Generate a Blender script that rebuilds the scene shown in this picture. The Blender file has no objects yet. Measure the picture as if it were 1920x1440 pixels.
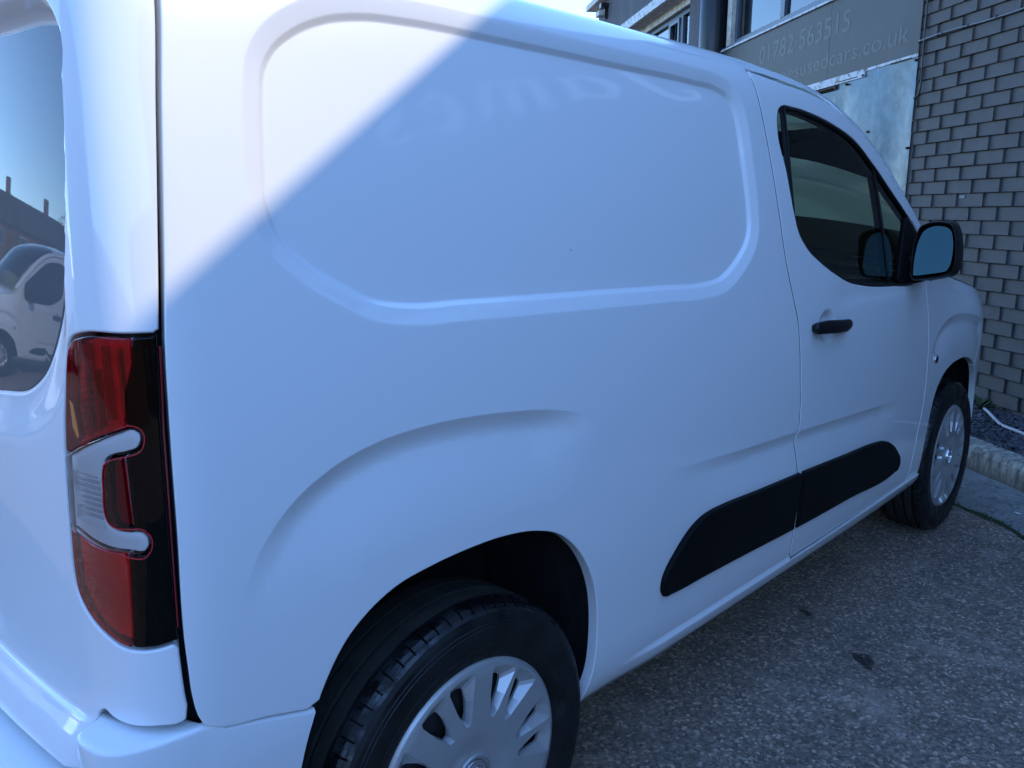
import bpy, bmesh, math, random
import numpy as np
from mathutils import Vector, Matrix, geometry
random.seed(7); rng = np.random.default_rng(7)
scene = bpy.context.scene
COL = scene.collection
R = math.radians

# ------------------------------------------------------------------ camera
CAM = np.array([-.9155, -1.9109, 1.3059])
YAW, PITCH, ROLL, FPX = .766225, -.200723, .0039586, 1574.48
def _rot(a, b, c):
    ca, sa, cb, sb = math.cos(a), math.sin(a), math.cos(b), math.sin(b)
    f = np.array([ca*cb, sa*cb, sb]); r = np.array([sa, -ca, 0.]); u = np.cross(r, f)
    cc, sc = math.cos(c), math.sin(c)
    return cc*r+sc*u, -sc*r+cc*u, f
_r, _u, _f = _rot(YAW, PITCH, ROLL)
cam = bpy.data.cameras.new('camera'); camo = bpy.data.objects.new('camera', cam); COL.objects.link(camo)
camo.matrix_world = Matrix(((_r[0], _u[0], -_f[0], CAM[0]), (_r[1], _u[1], -_f[1], CAM[1]), (_r[2], _u[2], -_f[2], CAM[2]), (0, 0, 0, 1)))
cam.sensor_fit = 'HORIZONTAL'; cam.sensor_width = 36; cam.lens = 36*FPX/1920
cam.clip_start = .02; cam.clip_end = 3000
scene.camera = camo

# ------------------------------------------------------------------ light
SUN_AZ, SUN_EL = R(-58), R(42)          # azimuth from +x
w = bpy.data.worlds.new('World'); scene.world = w; w.use_nodes = True
nt = w.node_tree
sky = nt.nodes.new('ShaderNodeTexSky'); sky.sky_type = 'NISHITA'; sky.sun_disc = False
sky.sun_elevation = SUN_EL; sky.sun_rotation = R(90)-SUN_AZ
sky.altitude = 0; sky.air_density = 1.0; sky.dust_density = 0; sky.ozone_density = 8.5
bg = nt.nodes['Background']; bg.inputs[1].default_value = .15
nt.links.new(sky.outputs[0], bg.inputs[0])
sl = bpy.data.lights.new('sun', 'SUN'); sl.energy = 2.0; sl.angle = R(.36); sl.color = (.365, .315, .24)
so = bpy.data.objects.new('sun', sl); COL.objects.link(so)
sd = Vector((math.cos(SUN_AZ)*math.cos(SUN_EL), math.sin(SUN_AZ)*math.cos(SUN_EL), math.sin(SUN_EL)))
so.rotation_euler = sd.to_track_quat('Z', 'Y').to_euler(); so.location = sd*30
scene.view_settings.view_transform = 'Standard'; scene.view_settings.look = 'None'
scene.view_settings.exposure = 2.25; scene.view_settings.gamma = 1
scene.render.engine = 'CYCLES'
scene.cycles.max_bounces = 10; scene.cycles.transparent_max_bounces = 16; scene.cycles.glossy_bounces = 6
scene.cycles.caustics_reflective = False; scene.cycles.caustics_refractive = False

# ------------------------------------------------------------------ materials
def mat(name, col=(.5, .5, .5), rough=.5, metal=0., coat=0., coat_rough=.03, spec=.5, build=None, trans=0., ior=1.45):
    m = bpy.data.materials.new(name); m.use_nodes = True; t = m.node_tree
    b = t.nodes['Principled BSDF']
    b.inputs['Base Color'].default_value = (*col, 1); b.inputs['Roughness'].default_value = rough
    b.inputs['Metallic'].default_value = metal; b.inputs['Coat Weight'].default_value = coat
    b.inputs['Coat Roughness'].default_value = coat_rough; b.inputs['Specular IOR Level'].default_value = spec
    b.inputs['Coat IOR'].default_value = 1.42; b.inputs['Transmission Weight'].default_value = trans; b.inputs['IOR'].default_value = ior
    if build: build(t, b)
    return m
def N(t, typ, **k):
    n = t.nodes.new('ShaderNode'+typ)
    for a, v in k.items():
        if a.startswith('_'): setattr(n, a[1:], v)
        else: n.inputs[a.replace('_', ' ')].default_value = v
    return n
def coords(t, kind='Object', scale=None):
    c = t.nodes.new('ShaderNodeTexCoord'); o = c.outputs[kind]
    if kind == 'World':
        o = t.nodes.new('ShaderNodeNewGeometry').outputs['Position']
    if scale is not None:
        m = t.nodes.new('ShaderNodeMapping'); m.inputs['Scale'].default_value = scale; t.links.new(o, m.inputs[0]); o = m.outputs[0]
    return o
def geo(t): return t.nodes.new('ShaderNodeNewGeometry').outputs['Position']
def ramp(t, src, stops):
    r = t.nodes.new('ShaderNodeValToRGB'); e = r.color_ramp.elements
    e[0].position, e[0].color = stops[0][0], (*stops[0][1], 1); e[1].position, e[1].color = stops[1][0], (*stops[1][1], 1)
    for p, c in stops[2:]:
        k = e.new(p); k.color = (*c, 1)
    t.links.new(src, r.inputs[0]); return r.outputs[0]
def mix(t, fac, a, b, mode='MIX'):
    m = t.nodes.new('ShaderNodeMix'); m.data_type = 'RGBA'; m.blend_type = mode
    for s, v in ((m.inputs[0], fac), (m.inputs[6], a), (m.inputs[7], b)):
        if hasattr(v, 'default_value') or hasattr(v, 'links'): t.links.new(v, s)
        elif isinstance(v, (int, float)): s.default_value = v
        else: s.default_value = (*v, 1)
    return m.outputs[2]
def bump(t, b, src, strength, dist=.01, chain=None):
    n = t.nodes.new('ShaderNodeBump'); n.inputs['Strength'].default_value = strength; n.inputs['Distance'].default_value = dist
    t.links.new(src, n.inputs['Height'])
    if chain is not None: t.links.new(chain, n.inputs['Normal'])
    t.links.new(n.outputs[0], b.inputs['Normal']); return n.outputs[0]
def noise(t, vec, scale, detail=4, rough=.5, dist=0.):
    n = N(t, 'TexNoise', Scale=scale, Detail=detail, Roughness=rough, Distortion=dist); t.links.new(vec, n.inputs['Vector']); return n.outputs['Fac']
def vor(t, vec, scale, feature='F1', out='Distance', rand=1.):
    n = t.nodes.new('ShaderNodeTexVoronoi'); n.feature = feature; n.inputs['Scale'].default_value = scale; n.inputs['Randomness'].default_value = rand
    t.links.new(vec, n.inputs['Vector']); return n.outputs[out]

def _paint(t, b):
    p = geo(t)
    # a film of road dust, thicker low down, and very light specks
    n = noise(t, p, 6, 5, .6); n2 = noise(t, p, 900, 2, .5)
    sp = N(t, 'SeparateXYZ'); t.links.new(p, sp.inputs[0])
    mr = N(t, 'MapRange'); mr.inputs[1].default_value = .75; mr.inputs[2].default_value = .2; mr.inputs[3].default_value = 0; mr.inputs[4].default_value = .07; t.links.new(sp.outputs[2], mr.inputs[0])
    mu = N(t, 'Math', _operation='MULTIPLY'); t.links.new(mr.outputs[0], mu.inputs[0]); t.links.new(n, mu.inputs[1])
    c = mix(t, mu.outputs[0], (.77, .77, .77), (.42, .38, .33))
    pock = vor(t, p, 9.0); pr = ramp(t, pock, [(.0, (1, 1, 1)), (.022, (0, 0, 0))])
    c2 = mix(t, pr, c, (.12, .10, .09))
    t.links.new(c2, b.inputs['Base Color'])
    bump(t, b, noise(t, p, 220, 2), .012, .002)
    r = ramp(t, n, [(.3, (.02, .02, .02)), (.8, (.07, .07, .07))]); t.links.new(r, b.inputs['Coat Roughness'])
M = {}
M['paint'] = mat('white_paint', (.8, .8, .8), .35, coat=1., coat_rough=.02, spec=.3, build=_paint)
M['inner'] = mat('dark_inner_metal', (.012, .013, .015), .7)
M['gap'] = mat('black_seal_and_gap_shade', (.01, .01, .011), .55)  # rubber and dark fittings; also blackens door-gap flanges in place of shade
def _plas(t, b):
    p = geo(t); n = noise(t, p, 700, 2); bump(t, b, n, .25, .001)
    m = ramp(t, noise(t, p, 5, 4), [(.35, (.004, .004, .0045)), (.8, (.008, .008, .008))]); t.links.new(m, b.inputs['Base Color'])
M['plastic'] = mat('black_textured_plastic', (.006, .006, .007), .55, spec=.12, build=_plas)
M['plastic_gloss'] = mat('black_smooth_plastic', (.007, .0075, .009), .32, spec=.35)
def _tyre(t, b):
    p = coords(t, 'Object'); n = noise(t, p, 14, 5, .65); n2 = noise(t, p, 160, 3)
    c = ramp(t, n, [(.35, (.006, .006, .006)), (.62, (.013, .013, .013)), (.8, (.030, .028, .025))]); t.links.new(c, b.inputs['Base Color'])
    r = ramp(t, n, [(.4, (.30,)*3), (.6, (.62,)*3)]); t.links.new(r, b.inputs['Roughness']); bump(t, b, n2, .3, .001)
M['tyre'] = mat('tyre_rubber', (.02, .02, .02), .6, spec=.35, build=_tyre)
def _cap(t, b):
    p = coords(t, 'Object'); n = noise(t, p, 9, 4, .6); 
    c = ramp(t, n, [(.3, (.46, .45, .44)), (.75, (.55, .54, .53))]); t.links.new(c, b.inputs['Base Color'])
    v = ramp(t, vor(t, p, 120), [(.0, (.3,)*3), (.06, (.38,)*3)]); t.links.new(v, b.inputs['Roughness'])
M['cap'] = mat('silver_painted_plastic', (.4, .41, .42), .34, metal=.55, coat=.35, coat_rough=.12, build=_cap)
M['steel'] = mat('dark_steel', (.03, .03, .032), .6, metal=.5)
def _tread(t, b):
    p = coords(t, 'Object'); n = noise(t, p, 22, 6, .7); n2 = noise(t, p, 180, 3)
    c = ramp(t, n, [(.35, (.022, .021, .019)), (.6, (.036, .034, .030)), (.8, (.055, .050, .043))]); t.links.new(c, b.inputs['Base Color']); bump(t, b, n2, .4, .001)
M['tread'] = mat('dusty_tyre_tread', (.03, .03, .03), .85, spec=.3, build=_tread)
M['shoulder'] = mat('shiny_tyre_shoulder', (.006, .006, .007), .22, spec=.6, build=lambda t, b: t.links.new(ramp(t, noise(t, coords(t, 'Object'), 16, 5, .7), [(.45, (.20,)*3), (.58, (.75,)*3)]), b.inputs['Roughness']))
M['brake'] = mat('brake_metal', (.10, .10, .11), .45, metal=.8)
M['chrome'] = mat('chrome', (.7, .7, .72), .12, metal=1.)
def _liner(t, b):
    p = geo(t); n = noise(t, p, 25, 6, .7)
    c = ramp(t, n, [(.45, (.006, .006, .007)), (.62, (.014, .014, .015)), (.74, (.07, .065, .055))]); t.links.new(c, b.inputs['Base Color'])
M['liner'] = mat('arch_liner', (.01, .01, .01), .85, build=_liner)
def glassmat(name, tint, refl=1.0, rough=0., ior=1.5):
    m = bpy.data.materials.new(name); m.use_nodes = True; t = m.node_tree; t.nodes.clear()
    o = t.nodes.new('ShaderNodeOutputMaterial'); tr = t.nodes.new('ShaderNodeBsdfTransparent'); gl = t.nodes.new('ShaderNodeBsdfGlossy')
    tr.inputs[0].default_value = (*tint, 1); gl.inputs[0].default_value = (refl,)*3+(1,); gl.inputs['Roughness'].default_value = rough
    fr = t.nodes.new('ShaderNodeFresnel'); fr.inputs[0].default_value = ior
    mx = t.nodes.new('ShaderNodeMixShader'); t.links.new(fr.outputs[0], mx.inputs[0]); t.links.new(tr.outputs[0], mx.inputs[1]); t.links.new(gl.outputs[0], mx.inputs[2])
    t.links.new(mx.outputs[0], o.inputs[0]); return m
M['glass'] = glassmat('tinted_window_glass', (.54, .57, .40), ior=1.32)
M['pane'] = glassmat('window_pane_glass', (.75, .8, .8), ior=1.9)
M['lens_red'] = glassmat('red_lens', (.80, .040, .070), ior=1.5)
M['lens_dark'] = glassmat('smoked_lens', (.02, .004, .008), ior=1.33)
M['lens_clear'] = glassmat('clear_lens', (.95, .95, .95), ior=1.55)
M['lens_rim'] = mat('red_lens_edge', (.50, .010, .025), .15, coat=1.)
M['refl'] = mat('lamp_reflector', (.55, .55, .56), .22, metal=.85)
M['lampgrey'] = mat('lamp_inner_grey', (.90, .90, .92), .25, spec=.6)
M['lens_low'] = glassmat('red_lens_ground_glow', (.90, .105, .085), ior=1.6)  # reflection of sunlit ground put into the lower lens tint
M['lens_mid'] = glassmat('dark_red_lens', (.40, .015, .035), ior=1.45)
M['lens_band'] = mat('deep_red_lens_edge', (.10, .004, .012), .12, coat=1.)
M['dark_glass'] = mat('milky_tinted_glass', (.13, .125, .12), .02, spec=.27)  # even grey base imitates a milky reflection on the rear pane
M['amber'] = mat('amber_lens', (.50, .15, .015), .2, coat=1.)
M['mirror'] = mat('mirror_glass', (.038, .070, .072), .0, metal=1.)
M['fabric'] = mat('seat_fabric', (.02, .021, .023), .9)
M['headliner'] = mat('headliner', (.06, .06, .06), .9)

def _asph(t, b):
    p = geo(t)
    v1 = vor(t, p, 115, out='Color'); v1d = vor(t, p, 115); sep = N(t, 'SeparateColor'); t.links.new(v1, sep.inputs[0])
    n_big = noise(t, p, 1.3, 4, .6); n_mid = noise(t, p, 9, 6, .65); n_f = noise(t, p, 330, 4, .7)
    c = ramp(t, sep.outputs[0], [(.0, (.045, .043, .042)), (.35, (.11, .107, .103)), (.7, (.19, .185, .178)), (.9, (.30, .29, .275)), (.98, (.50, .49, .46))])
    c = mix(t, .35, c, ramp(t, n_f, [(.35, (.07, .068, .066)), (.7, (.30, .29, .28))]))
    c = mix(t, .55, c, ramp(t, n_mid, [(.3, (0.743, 0.743, 0.756)), (.7, (1.35, 1.33, 1.28))]), 'MULTIPLY')
    c = mix(t, .8, c, ramp(t, n_big, [(.3, (.80, .76, .72)), (.7, (1.25, 1.16, 1.04))]), 'MULTIPLY')
    # worn pale patches
    pn = noise(t, p, 3.2, 7, .7, .6); c = mix(t, ramp(t, pn, [(.56, (0, 0, 0)), (.72, (.5,)*3)]), c, (0.405, 0.392, 0.371))
    # small pale grit and dark pits
    c = mix(t, ramp(t, vor(t, p, 38), [(.0, (1, 1, 1)), (.055, (0, 0, 0))]), c, (0.743, 0.729, 0.675))
    c = mix(t, ramp(t, vor(t, p, 60), [(.0, (1, 1, 1)), (.11, (0, 0, 0))]), c, (0.068, 0.065, 0.062))
    c = mix(t, 1.0, c, (1.15, .95, .83), 'MULTIPLY')
    t.links.new(c, b.inputs['Base Color'])
    k = bump(t, b, v1d, .55, .004); bump(t, b, n_f, .5, .003, k)
M['asphalt'] = mat('asphalt', (.08, .08, .08), .9, build=_asph)
def _conc(t, b):
    p = geo(t); n = noise(t, p, 5, 8, .68); n2 = noise(t, p, 60, 5, .7); n3 = noise(t, p, 18, 5, .6, 1.)
    c = ramp(t, n, [(.3, (.15, .145, .135)), (.55, (.23, .225, .205)), (.78, (.32, .31, .285))])
    c = mix(t, .8, c, ramp(t, n2, [(.3, (.6,)*3), (.7, (1.3,)*3)]), 'MULTIPLY')
    c = mix(t, ramp(t, n3, [(.56, (0, 0, 0)), (.66, (.7,)*3)]), c, (.045, .044, .038))
    t.links.new(c, b.inputs['Base Color']); bump(t, b, n2, .6, .004)
M['concrete'] = mat('worn_concrete', (.14, .13, .12), .92, build=_conc)
def _kerb(t, b):
    p = geo(t); n = noise(t, p, 8, 8, .7); n2 = noise(t, p, 45, 5, .7)
    mp = t.nodes.new('ShaderNodeMapping'); mp.inputs['Scale'].default_value = (1, 1, .25); t.links.new(p, mp.inputs[0]); st = noise(t, mp.outputs[0], 30, 5, .7)
    c = ramp(t, n, [(.3, (.24, .215, .175)), (.6, (.42, .38, .32)), (.8, (.62, .565, .48))])
    c = mix(t, .85, c, ramp(t, st, [(.38, (.30, .29, .27)), (.62, (1.25,)*3)]), 'MULTIPLY')
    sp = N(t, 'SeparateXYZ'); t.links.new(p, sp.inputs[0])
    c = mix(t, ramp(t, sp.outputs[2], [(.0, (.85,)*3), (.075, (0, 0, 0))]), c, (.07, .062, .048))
    t.links.new(c, b.inputs['Base Color']); bump(t, b, n2, .8, .006)
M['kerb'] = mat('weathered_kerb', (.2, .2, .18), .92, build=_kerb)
def _brick(t, b):
    p = geo(t); n = noise(t, p, 7, 6, .65); n2 = noise(t, p, 130, 4, .6); n3 = noise(t, p, 30, 6, .7)
    c = ramp(t, n, [(.3, (.052, .045, .042)), (.7, (.072, .062, .057))])
    oi = N(t, 'ObjectInfo'); c = mix(t, .35, c, ramp(t, oi.outputs['Random'], [(0, (.84,)*3), (1, (1.16,)*3)]), 'MULTIPLY')
    c = mix(t, ramp(t, n3, [(.66, (0, 0, 0)), (.78, (.35,)*3)]), c, (.19, .19, .19))
    t.links.new(c, b.inputs['Base Color']); k = bump(t, b, n2, .55, .003); bump(t, b, n3, .35, .006, k)
M['brick'] = mat('grey_painted_brick', (.08, .085, .095), .6, build=_brick)
M['mortar'] = mat('painted_mortar', (.046, .041, .038), .75, build=lambda t, b: bump(t, b, noise(t, geo(t), 120, 4), .6, .004))
def _render(t, b):
    p = geo(t); mp = t.nodes.new('ShaderNodeMapping'); mp.inputs['Scale'].default_value = (1, 1, .2); t.links.new(p, mp.inputs[0])
    n = noise(t, mp.outputs[0], 4, 6, .6); c = ramp(t, n, [(.3, (.055, .055, .062)), (.7, (.085, .083, .090))]); t.links.new(c, b.inputs['Base Color'])
M['render'] = mat('dark_painted_render', (.07, .07, .08), .8, build=_render)
def _fas(t, b):
    p = geo(t); n = noise(t, p, 3, 6, .6); c = ramp(t, n, [(.3, (.042, .038, .034)), (.7, (.054, .049, .044))])
    c = mix(t, ramp(t, noise(t, p, 26, 5), [(.7, (0, 0, 0)), (.8, (.25,)*3)]), c, (.2, .21, .22))
    t.links.new(c, b.inputs['Base Color'])
M['fascia'] = mat('grey_fascia_board', (.11, .12, .13), .55, build=_fas)
M['letter'] = mat('faded_lettering', (.066, .062, .057), .5)
def _sheet(t, b):
    p = geo(t); n = noise(t, p, 2.2, 5, .6); n2 = noise(t, p, 14, 4)
    c = ramp(t, n, [(.35, (.038, .064, .088)), (.7, (.060, .095, .125))]); c = mix(t, ramp(t, n2, [(.6, (0, 0, 0)), (.75, (.35,)*3)]), c, (.32, .27, .24))
    t.links.new(c, b.inputs['Base Color']); r = ramp(t, n2, [(.3, (.28,)*3), (.7, (.42,)*3)]); t.links.new(r, b.inputs['Roughness']); bump(t, b, n, .35, .02)
M['sheet'] = mat('galvanised_sheet', (.4, .45, .5), .32, metal=.55, build=_sheet)
M['cream'] = mat('cream_painted_trim', (.50, .46, .38), .6, build=lambda t, b: t.links.new(ramp(t, noise(t, geo(t), 12, 5, .7), [(.35, (.30, .27, .22)), (.6, (.55, .52, .45))]), b.inputs['Base Color']))
M['white_trim'] = mat('white_flashing', (.5, .52, .54), .5, build=lambda t, b: t.links.new(ramp(t, noise(t, geo(t), 18, 6, .75), [(.38, (.10, .07, .05)), (.5, (.45, .46, .47))]), b.inputs['Base Color']))
M['frame'] = mat('blue_grey_window_frame', (.05, .07, .10), .35)
M['curtain'] = mat('pale_window_film', (.62, .68, .70), .4, build=lambda t, b: t.links.new(ramp(t, noise(t, coords(t, 'Object', (6, 6, 1)), 5, 4), [(.35, (.50, .57, .60)), (.7, (.72, .76, .76))]), b.inputs['Base Color']))
M['black_pipe'] = mat('black_paint_pipe', (.012, .013, .016), .35)
M['rust'] = mat('rusted_steel', (.07, .035, .025), .8)
M['cable'] = mat('painted_cable', (.14, .145, .15), .5)
M['hose'] = mat('pale_plastic_hose', (.40, .38, .37), .5)
def _slate(t, b):
    oi = N(t, 'ObjectInfo'); p = geo(t); c = ramp(t, vor(t, p, 22, out='Color'), [(.1, (.030, .030, .038)), (.9, (.085, .083, .095))]); t.links.new(c, b.inputs['Base Color'])
M['slate'] = mat('slate_chippings', (.05, .05, .06), .65, build=_slate)
M['soil'] = mat('dark_soil', (.03, .027, .024), .95)
M['leaf'] = mat('weed_leaf', (.035, .05, .012), .6); M['leaf_yellow'] = mat('yellow_weed_leaf', (.38, .42, .05), .6)
M['moss'] = mat('moss', (.035, .055, .018), .95)
M['oil'] = mat('oil_stain', (.018, .017, .015), .35)
M['paper'] = mat('pale_litter', (.6, .6, .6), .7)
M['sign'] = mat('white_sign_letters', (.95, .95, .95), .5)
M['house_brick'] = mat('red_house_brick', (.22, .10, .07), .9, build=lambda t, b: t.links.new(ramp(t, noise(t, geo(t), 9, 5, .7), [(.3, (.16, .075, .05)), (.7, (.30, .15, .10))]), b.inputs['Base Color']))
M['roof_tile'] = mat('grey_roof_tile', (.07, .065, .065), .85)
M['tree'] = mat('tree_leaf', (.05, .085, .025), .7); M['bark'] = mat('bark', (.08, .06, .045), .9)

# ------------------------------------------------------------------ object helpers
def link(o, parent=None):
    COL.objects.link(o)
    if parent: o.parent = parent
    return o
def empty(name, loc=(0, 0, 0), label=None, cat=None, group=None, rz=0):
    o = bpy.data.objects.new(name, None); o.location = loc; o.rotation_euler[2] = rz; o.empty_display_size = .1
    if label: o['label'] = label; o['category'] = cat
    if group: o['group'] = group
    return link(o)
def tag(o, label=None, cat=None, group=None, kind=None):
    if label: o['label'] = label
    if cat: o['category'] = cat
    if group: o['group'] = group
    if kind: o['kind'] = kind
    return o
def mk(name, V, F, m, parent=None, smooth=False, normals=None, loc=None):
    me = bpy.data.meshes.new(name); me.from_pydata([tuple(map(float, v)) for v in V], [], [tuple(map(int, f)) for f in F]); me.materials.append(m)
    if smooth or normals is not None:
        me.polygons.foreach_set('use_smooth', [True]*len(me.polygons))
    me.update()
    if normals is not None: me.normals_split_custom_set_from_vertices([tuple(map(float, n)) for n in normals])
    o = bpy.data.objects.new(name, me)
    if loc is not None: o.location = loc
    return link(o, parent)
class MB:
    def __init__(s): s.V = []; s.F = []
    def add(s, V, F):
        k = len(s.V); s.V += [tuple(v) for v in V]; s.F += [tuple(i+k for i in f) for f in F]; return s
    def box(s, lo, hi, T=None, bev=0):
        (x0, y0, z0), (x1, y1, z1) = lo, hi
        if bev:
            b = bev; V = []; 
            for (z, e) in ((z0, b), (z0+b, 0), (z1-b, 0), (z1, b)):
                V += [(x0+e, y0+e, z), (x1-e, y0+e, z), (x1-e, y1-e, z), (x0+e, y1-e, z)]
            F = [(3, 2, 1, 0), (12, 13, 14, 15)]
            for l in range(3):
                for i in range(4): j = (i+1) % 4; F.append((l*4+i, l*4+j, l*4+4+j, l*4+4+i))
        else:
            V = [(x0, y0, z0), (x1, y0, z0), (x1, y1, z0), (x0, y1, z0), (x0, y0, z1), (x1, y0, z1), (x1, y1, z1), (x0, y1, z1)]
            F = [(3, 2, 1, 0), (4, 5, 6, 7), (0, 1, 5, 4), (1, 2, 6, 5), (2, 3, 7, 6), (3, 0, 4, 7)]
        if T: V = [T(*v) for v in V]
        return s.add(V, F)
    def tube(s, pts, r, n=10, cap=True):
        pts = [Vector(p) for p in pts]; V = []; F = []; k = len(pts)
        up = Vector((0, 0, 1))
        for i, p in enumerate(pts):
            d = (pts[min(i+1, k-1)]-pts[max(i-1, 0)]).normalized()
            if abs(d.dot(up)) > .98: up = Vector((1, 0, 0))
            a = d.cross(up).normalized(); b = a.cross(d)
            rr = r[i] if hasattr(r, '__len__') else r
            V += [tuple(p+(a*math.cos(2*math.pi*j/n)+b*math.sin(2*math.pi*j/n))*rr) for j in range(n)]
        for i in range(k-1):
            for j in range(n): q = (j+1) % n; F.append((i*n+j, i*n+q, (i+1)*n+q, (i+1)*n+j))
        if cap: F += [tuple(range(n))[::-1], tuple((k-1)*n+j for j in range(n))]
        return s.add(V, F)
    def build(s, name, m, parent=None, smooth=False): return mk(name, s.V, s.F, m, parent, smooth)
def smooth_pts(P, closed=True, step=.008):
    P = [np.array(p, float) for p in P]; n = len(P); out = []
    rngi = range(n if closed else n-1)
    for i in rngi:
        p0 = P[(i-1) % n] if closed else P[max(i-1, 0)]; p1 = P[i]; p2 = P[(i+1) % n]; p3 = P[(i+2) % n] if closed else P[min(i+2, n-1)]
        L = np.linalg.norm(p2-p1); k = max(1, int(L/step))
        # centripetal-ish Catmull-Rom with chord scaled tangents
        d0 = max(np.linalg.norm(p1-p0), 1e-6); d1 = max(L, 1e-6); d2 = max(np.linalg.norm(p3-p2), 1e-6)
        m1 = ((p2-p1)/d1*d0+(p1-p0)/d0*d1)/(d0+d1)*d1 if (closed or i > 0) else (p2-p1)
        m2 = ((p3-p2)/d2*d1+(p2-p1)/d1*d2)/(d1+d2)*d1 if (closed or i < n-2) else (p2-p1)
        for j in range(k):
            s = j/k; h = (2*s**3-3*s**2+1, s**3-2*s**2+s, -2*s**3+3*s**2, s**3-s**2)
            out.append(h[0]*p1+h[1]*m1+h[2]*p2+h[3]*m2)
    if not closed: out.append(P[-1])
    return np.array(out)
def resample(P, step=.008, closed=True):
    P = [np.array(p, float) for p in P]; out = []
    n = len(P)
    for i in range(n if closed else n-1):
        a, b = P[i], P[(i+1) % n]; k = max(1, int(np.ceil(np.linalg.norm(b-a)/step)))
        for j in range(k): out.append(a+(b-a)*j/k)
    if not closed: out.append(P[-1])
    return np.array(out)
def rounded(P, r, step=.006):
    """polygon with rounded corners"""
    P = [np.array(p, float) for p in P]; n = len(P); out = []
    for i in range(n):
        a, b, c = P[i-1], P[i], P[(i+1) % n]; u = a-b; v = c-b; lu, lv = np.linalg.norm(u), np.linalg.norm(v)
        rr = r[i] if hasattr(r, '__len__') else r
        e = min(rr, lu*.45, lv*.45)
        if e < 1e-5: out.append(b); continue
        s, q = b+u/lu*e, b+v/lv*e
        for k in range(7):
            t = k/6; out.append((1-t)**2*s+2*t*(1-t)*b+t*t*q)
    return resample(out, step)
def area(P): x, y = P[:, 0], P[:, 1]; return .5*np.sum(x*np.roll(y, -1)-np.roll(x, -1)*y)
def inside(P, Q):
    x, y = Q[:, 0], Q[:, 1]; r = np.zeros(len(Q), bool); a = P; b = np.roll(P, -1, 0)
    for (x1, y1), (x2, y2) in zip(a, b):
        if y1 == y2: continue
        c = ((y1 > y) != (y2 > y)); r ^= c & (x < (x2-x1)*(y-y1)/(y2-y1)+x1)
    return r
def pdist(Q, P, closed=True, param=False):
    a = P; b = np.roll(P, -1, 0)
    if not closed: a, b = P[:-1], P[1:]
    best = np.full(len(Q), 9e9); tt = np.zeros(len(Q)); sg = np.zeros(len(Q))
    seg = np.linalg.norm(b-a, axis=1); cum = np.concatenate([[0], np.cumsum(seg)])
    for i in range(len(a)):
        d = b[i]-a[i]; L = max(d@d, 1e-12); w_ = Q-a[i]; t = np.clip((w_@d)/L, 0, 1); e = w_-t[:, None]*d; q = np.hypot(e[:, 0], e[:, 1])
        k = q < best; best[k] = q[k]
        if param: tt[k] = (cum[i]+t[k]*seg[i])/cum[-1]; sg[k] = np.sign(d[0]*w_[k, 1]-d[1]*w_[k, 0])
    return (best, tt, sg) if param else best

# ------------------------------------------------------------------ body surface
class Spl:
    def __init__(s, t, v):
        t = np.asarray(t, float); v = np.asarray(v, float)
        if v.ndim == 1: v = v[:, None]
        n = len(t); h = np.diff(t); A = np.zeros((n, n)); B = np.zeros((n, v.shape[1])); A[0, 0] = A[-1, -1] = 1
        for i in range(1, n-1):
            A[i, i-1] = h[i-1]; A[i, i] = 2*(h[i-1]+h[i]); A[i, i+1] = h[i]
            B[i] = 6*((v[i+1]-v[i])/h[i]-(v[i]-v[i-1])/h[i-1])
        s.m = np.linalg.solve(A, B); s.t = t; s.v = v; s.h = h
    def __call__(s, x):
        x = np.asarray(x, float); sh = x.shape; x = x.ravel()
        i = np.clip(np.searchsorted(s.t, x)-1, 0, len(s.h)-1); h = s.h[i][:, None]
        a = (s.t[i+1]-x)[:, None]; b = (x-s.t[i])[:, None]
        r = s.m[i]*a**3/(6*h)+s.m[i+1]*b**3/(6*h)+(s.v[i]/h-s.m[i]*h/6)*a+(s.v[i+1]/h-s.m[i+1]*h/6)*b
        return r.reshape(sh+(-1,))
PLAN = np.array([(-.596, .25), (-.597, 0), (-.596, -.3), (-.588, -.6), (-.576, -.76), (-.567, -.84), (-.556, -.892), (-.533, -.929), (-.497, -.949), (-.43, -.957), (-.2, -.9595), (.3, -.960), (1.0, -.956), (1.6, -.948), (2.1, -.936), (2.5, -.921), (2.785, -.906), (3.0, -.888), (3.12, -.868), (3.23, -.838), (3.35, -.775), (3.45, -.65), (3.52, -.44), (3.56, -.2), (3.57, 0), (3.56, .2)])
_d = np.concatenate([[0], np.cumsum(np.hypot(*np.diff(PLAN, axis=0).T))]); UK = _d-np.interp(0, PLAN[9:18, 0], _d[9:18])
plan = Spl(UK, PLAN)
PROF = np.array([(.25, .25, .070), (.29, .29, .052), (.33, .33, .030), (.37, .37, .018), (.45, .45, .010), (.6, .6, .002), (.75, .75, 0), (.9, .9, .003), (1.05, 1.05, .012), (1.2, 1.2, .027), (1.35, 1.35, .047), (1.5, 1.5, .073), (1.60, 1.598, .095), (1.63, 1.627, .106), (1.66, 1.652, .124), (1.69, 1.673, .148), (1.72, 1.688, .178), (1.77, 1.702, .226), (1.85, 1.716, .305), (2.05, 1.738, .504), (2.3, 1.750, .75), (2.51, 1.754, .957)])
prof = Spl(PROF[:, 0], PROF[:, 1:])
REARL = Spl([.4, .5, .56, .60, .645, .70, .80, 1.0, 1.2, 1.4, 1.6, 1.8, 2.1, 2.6], [-.04, -.036, -.030, -.018, -.006, -.002, 0, 0, .005, .015, .031, .055, .10, .15])
def lin(x, a, b, k=.0022):
    """linear ramp a..b with rounded ends of radius k (same unit as x)"""
    def I(t): return np.where(t < -k, 0, np.where(t > k, t, (t+k)**2/(4*k)))
    return (I(x-a)-I(x-b))/(b-a)
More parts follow.
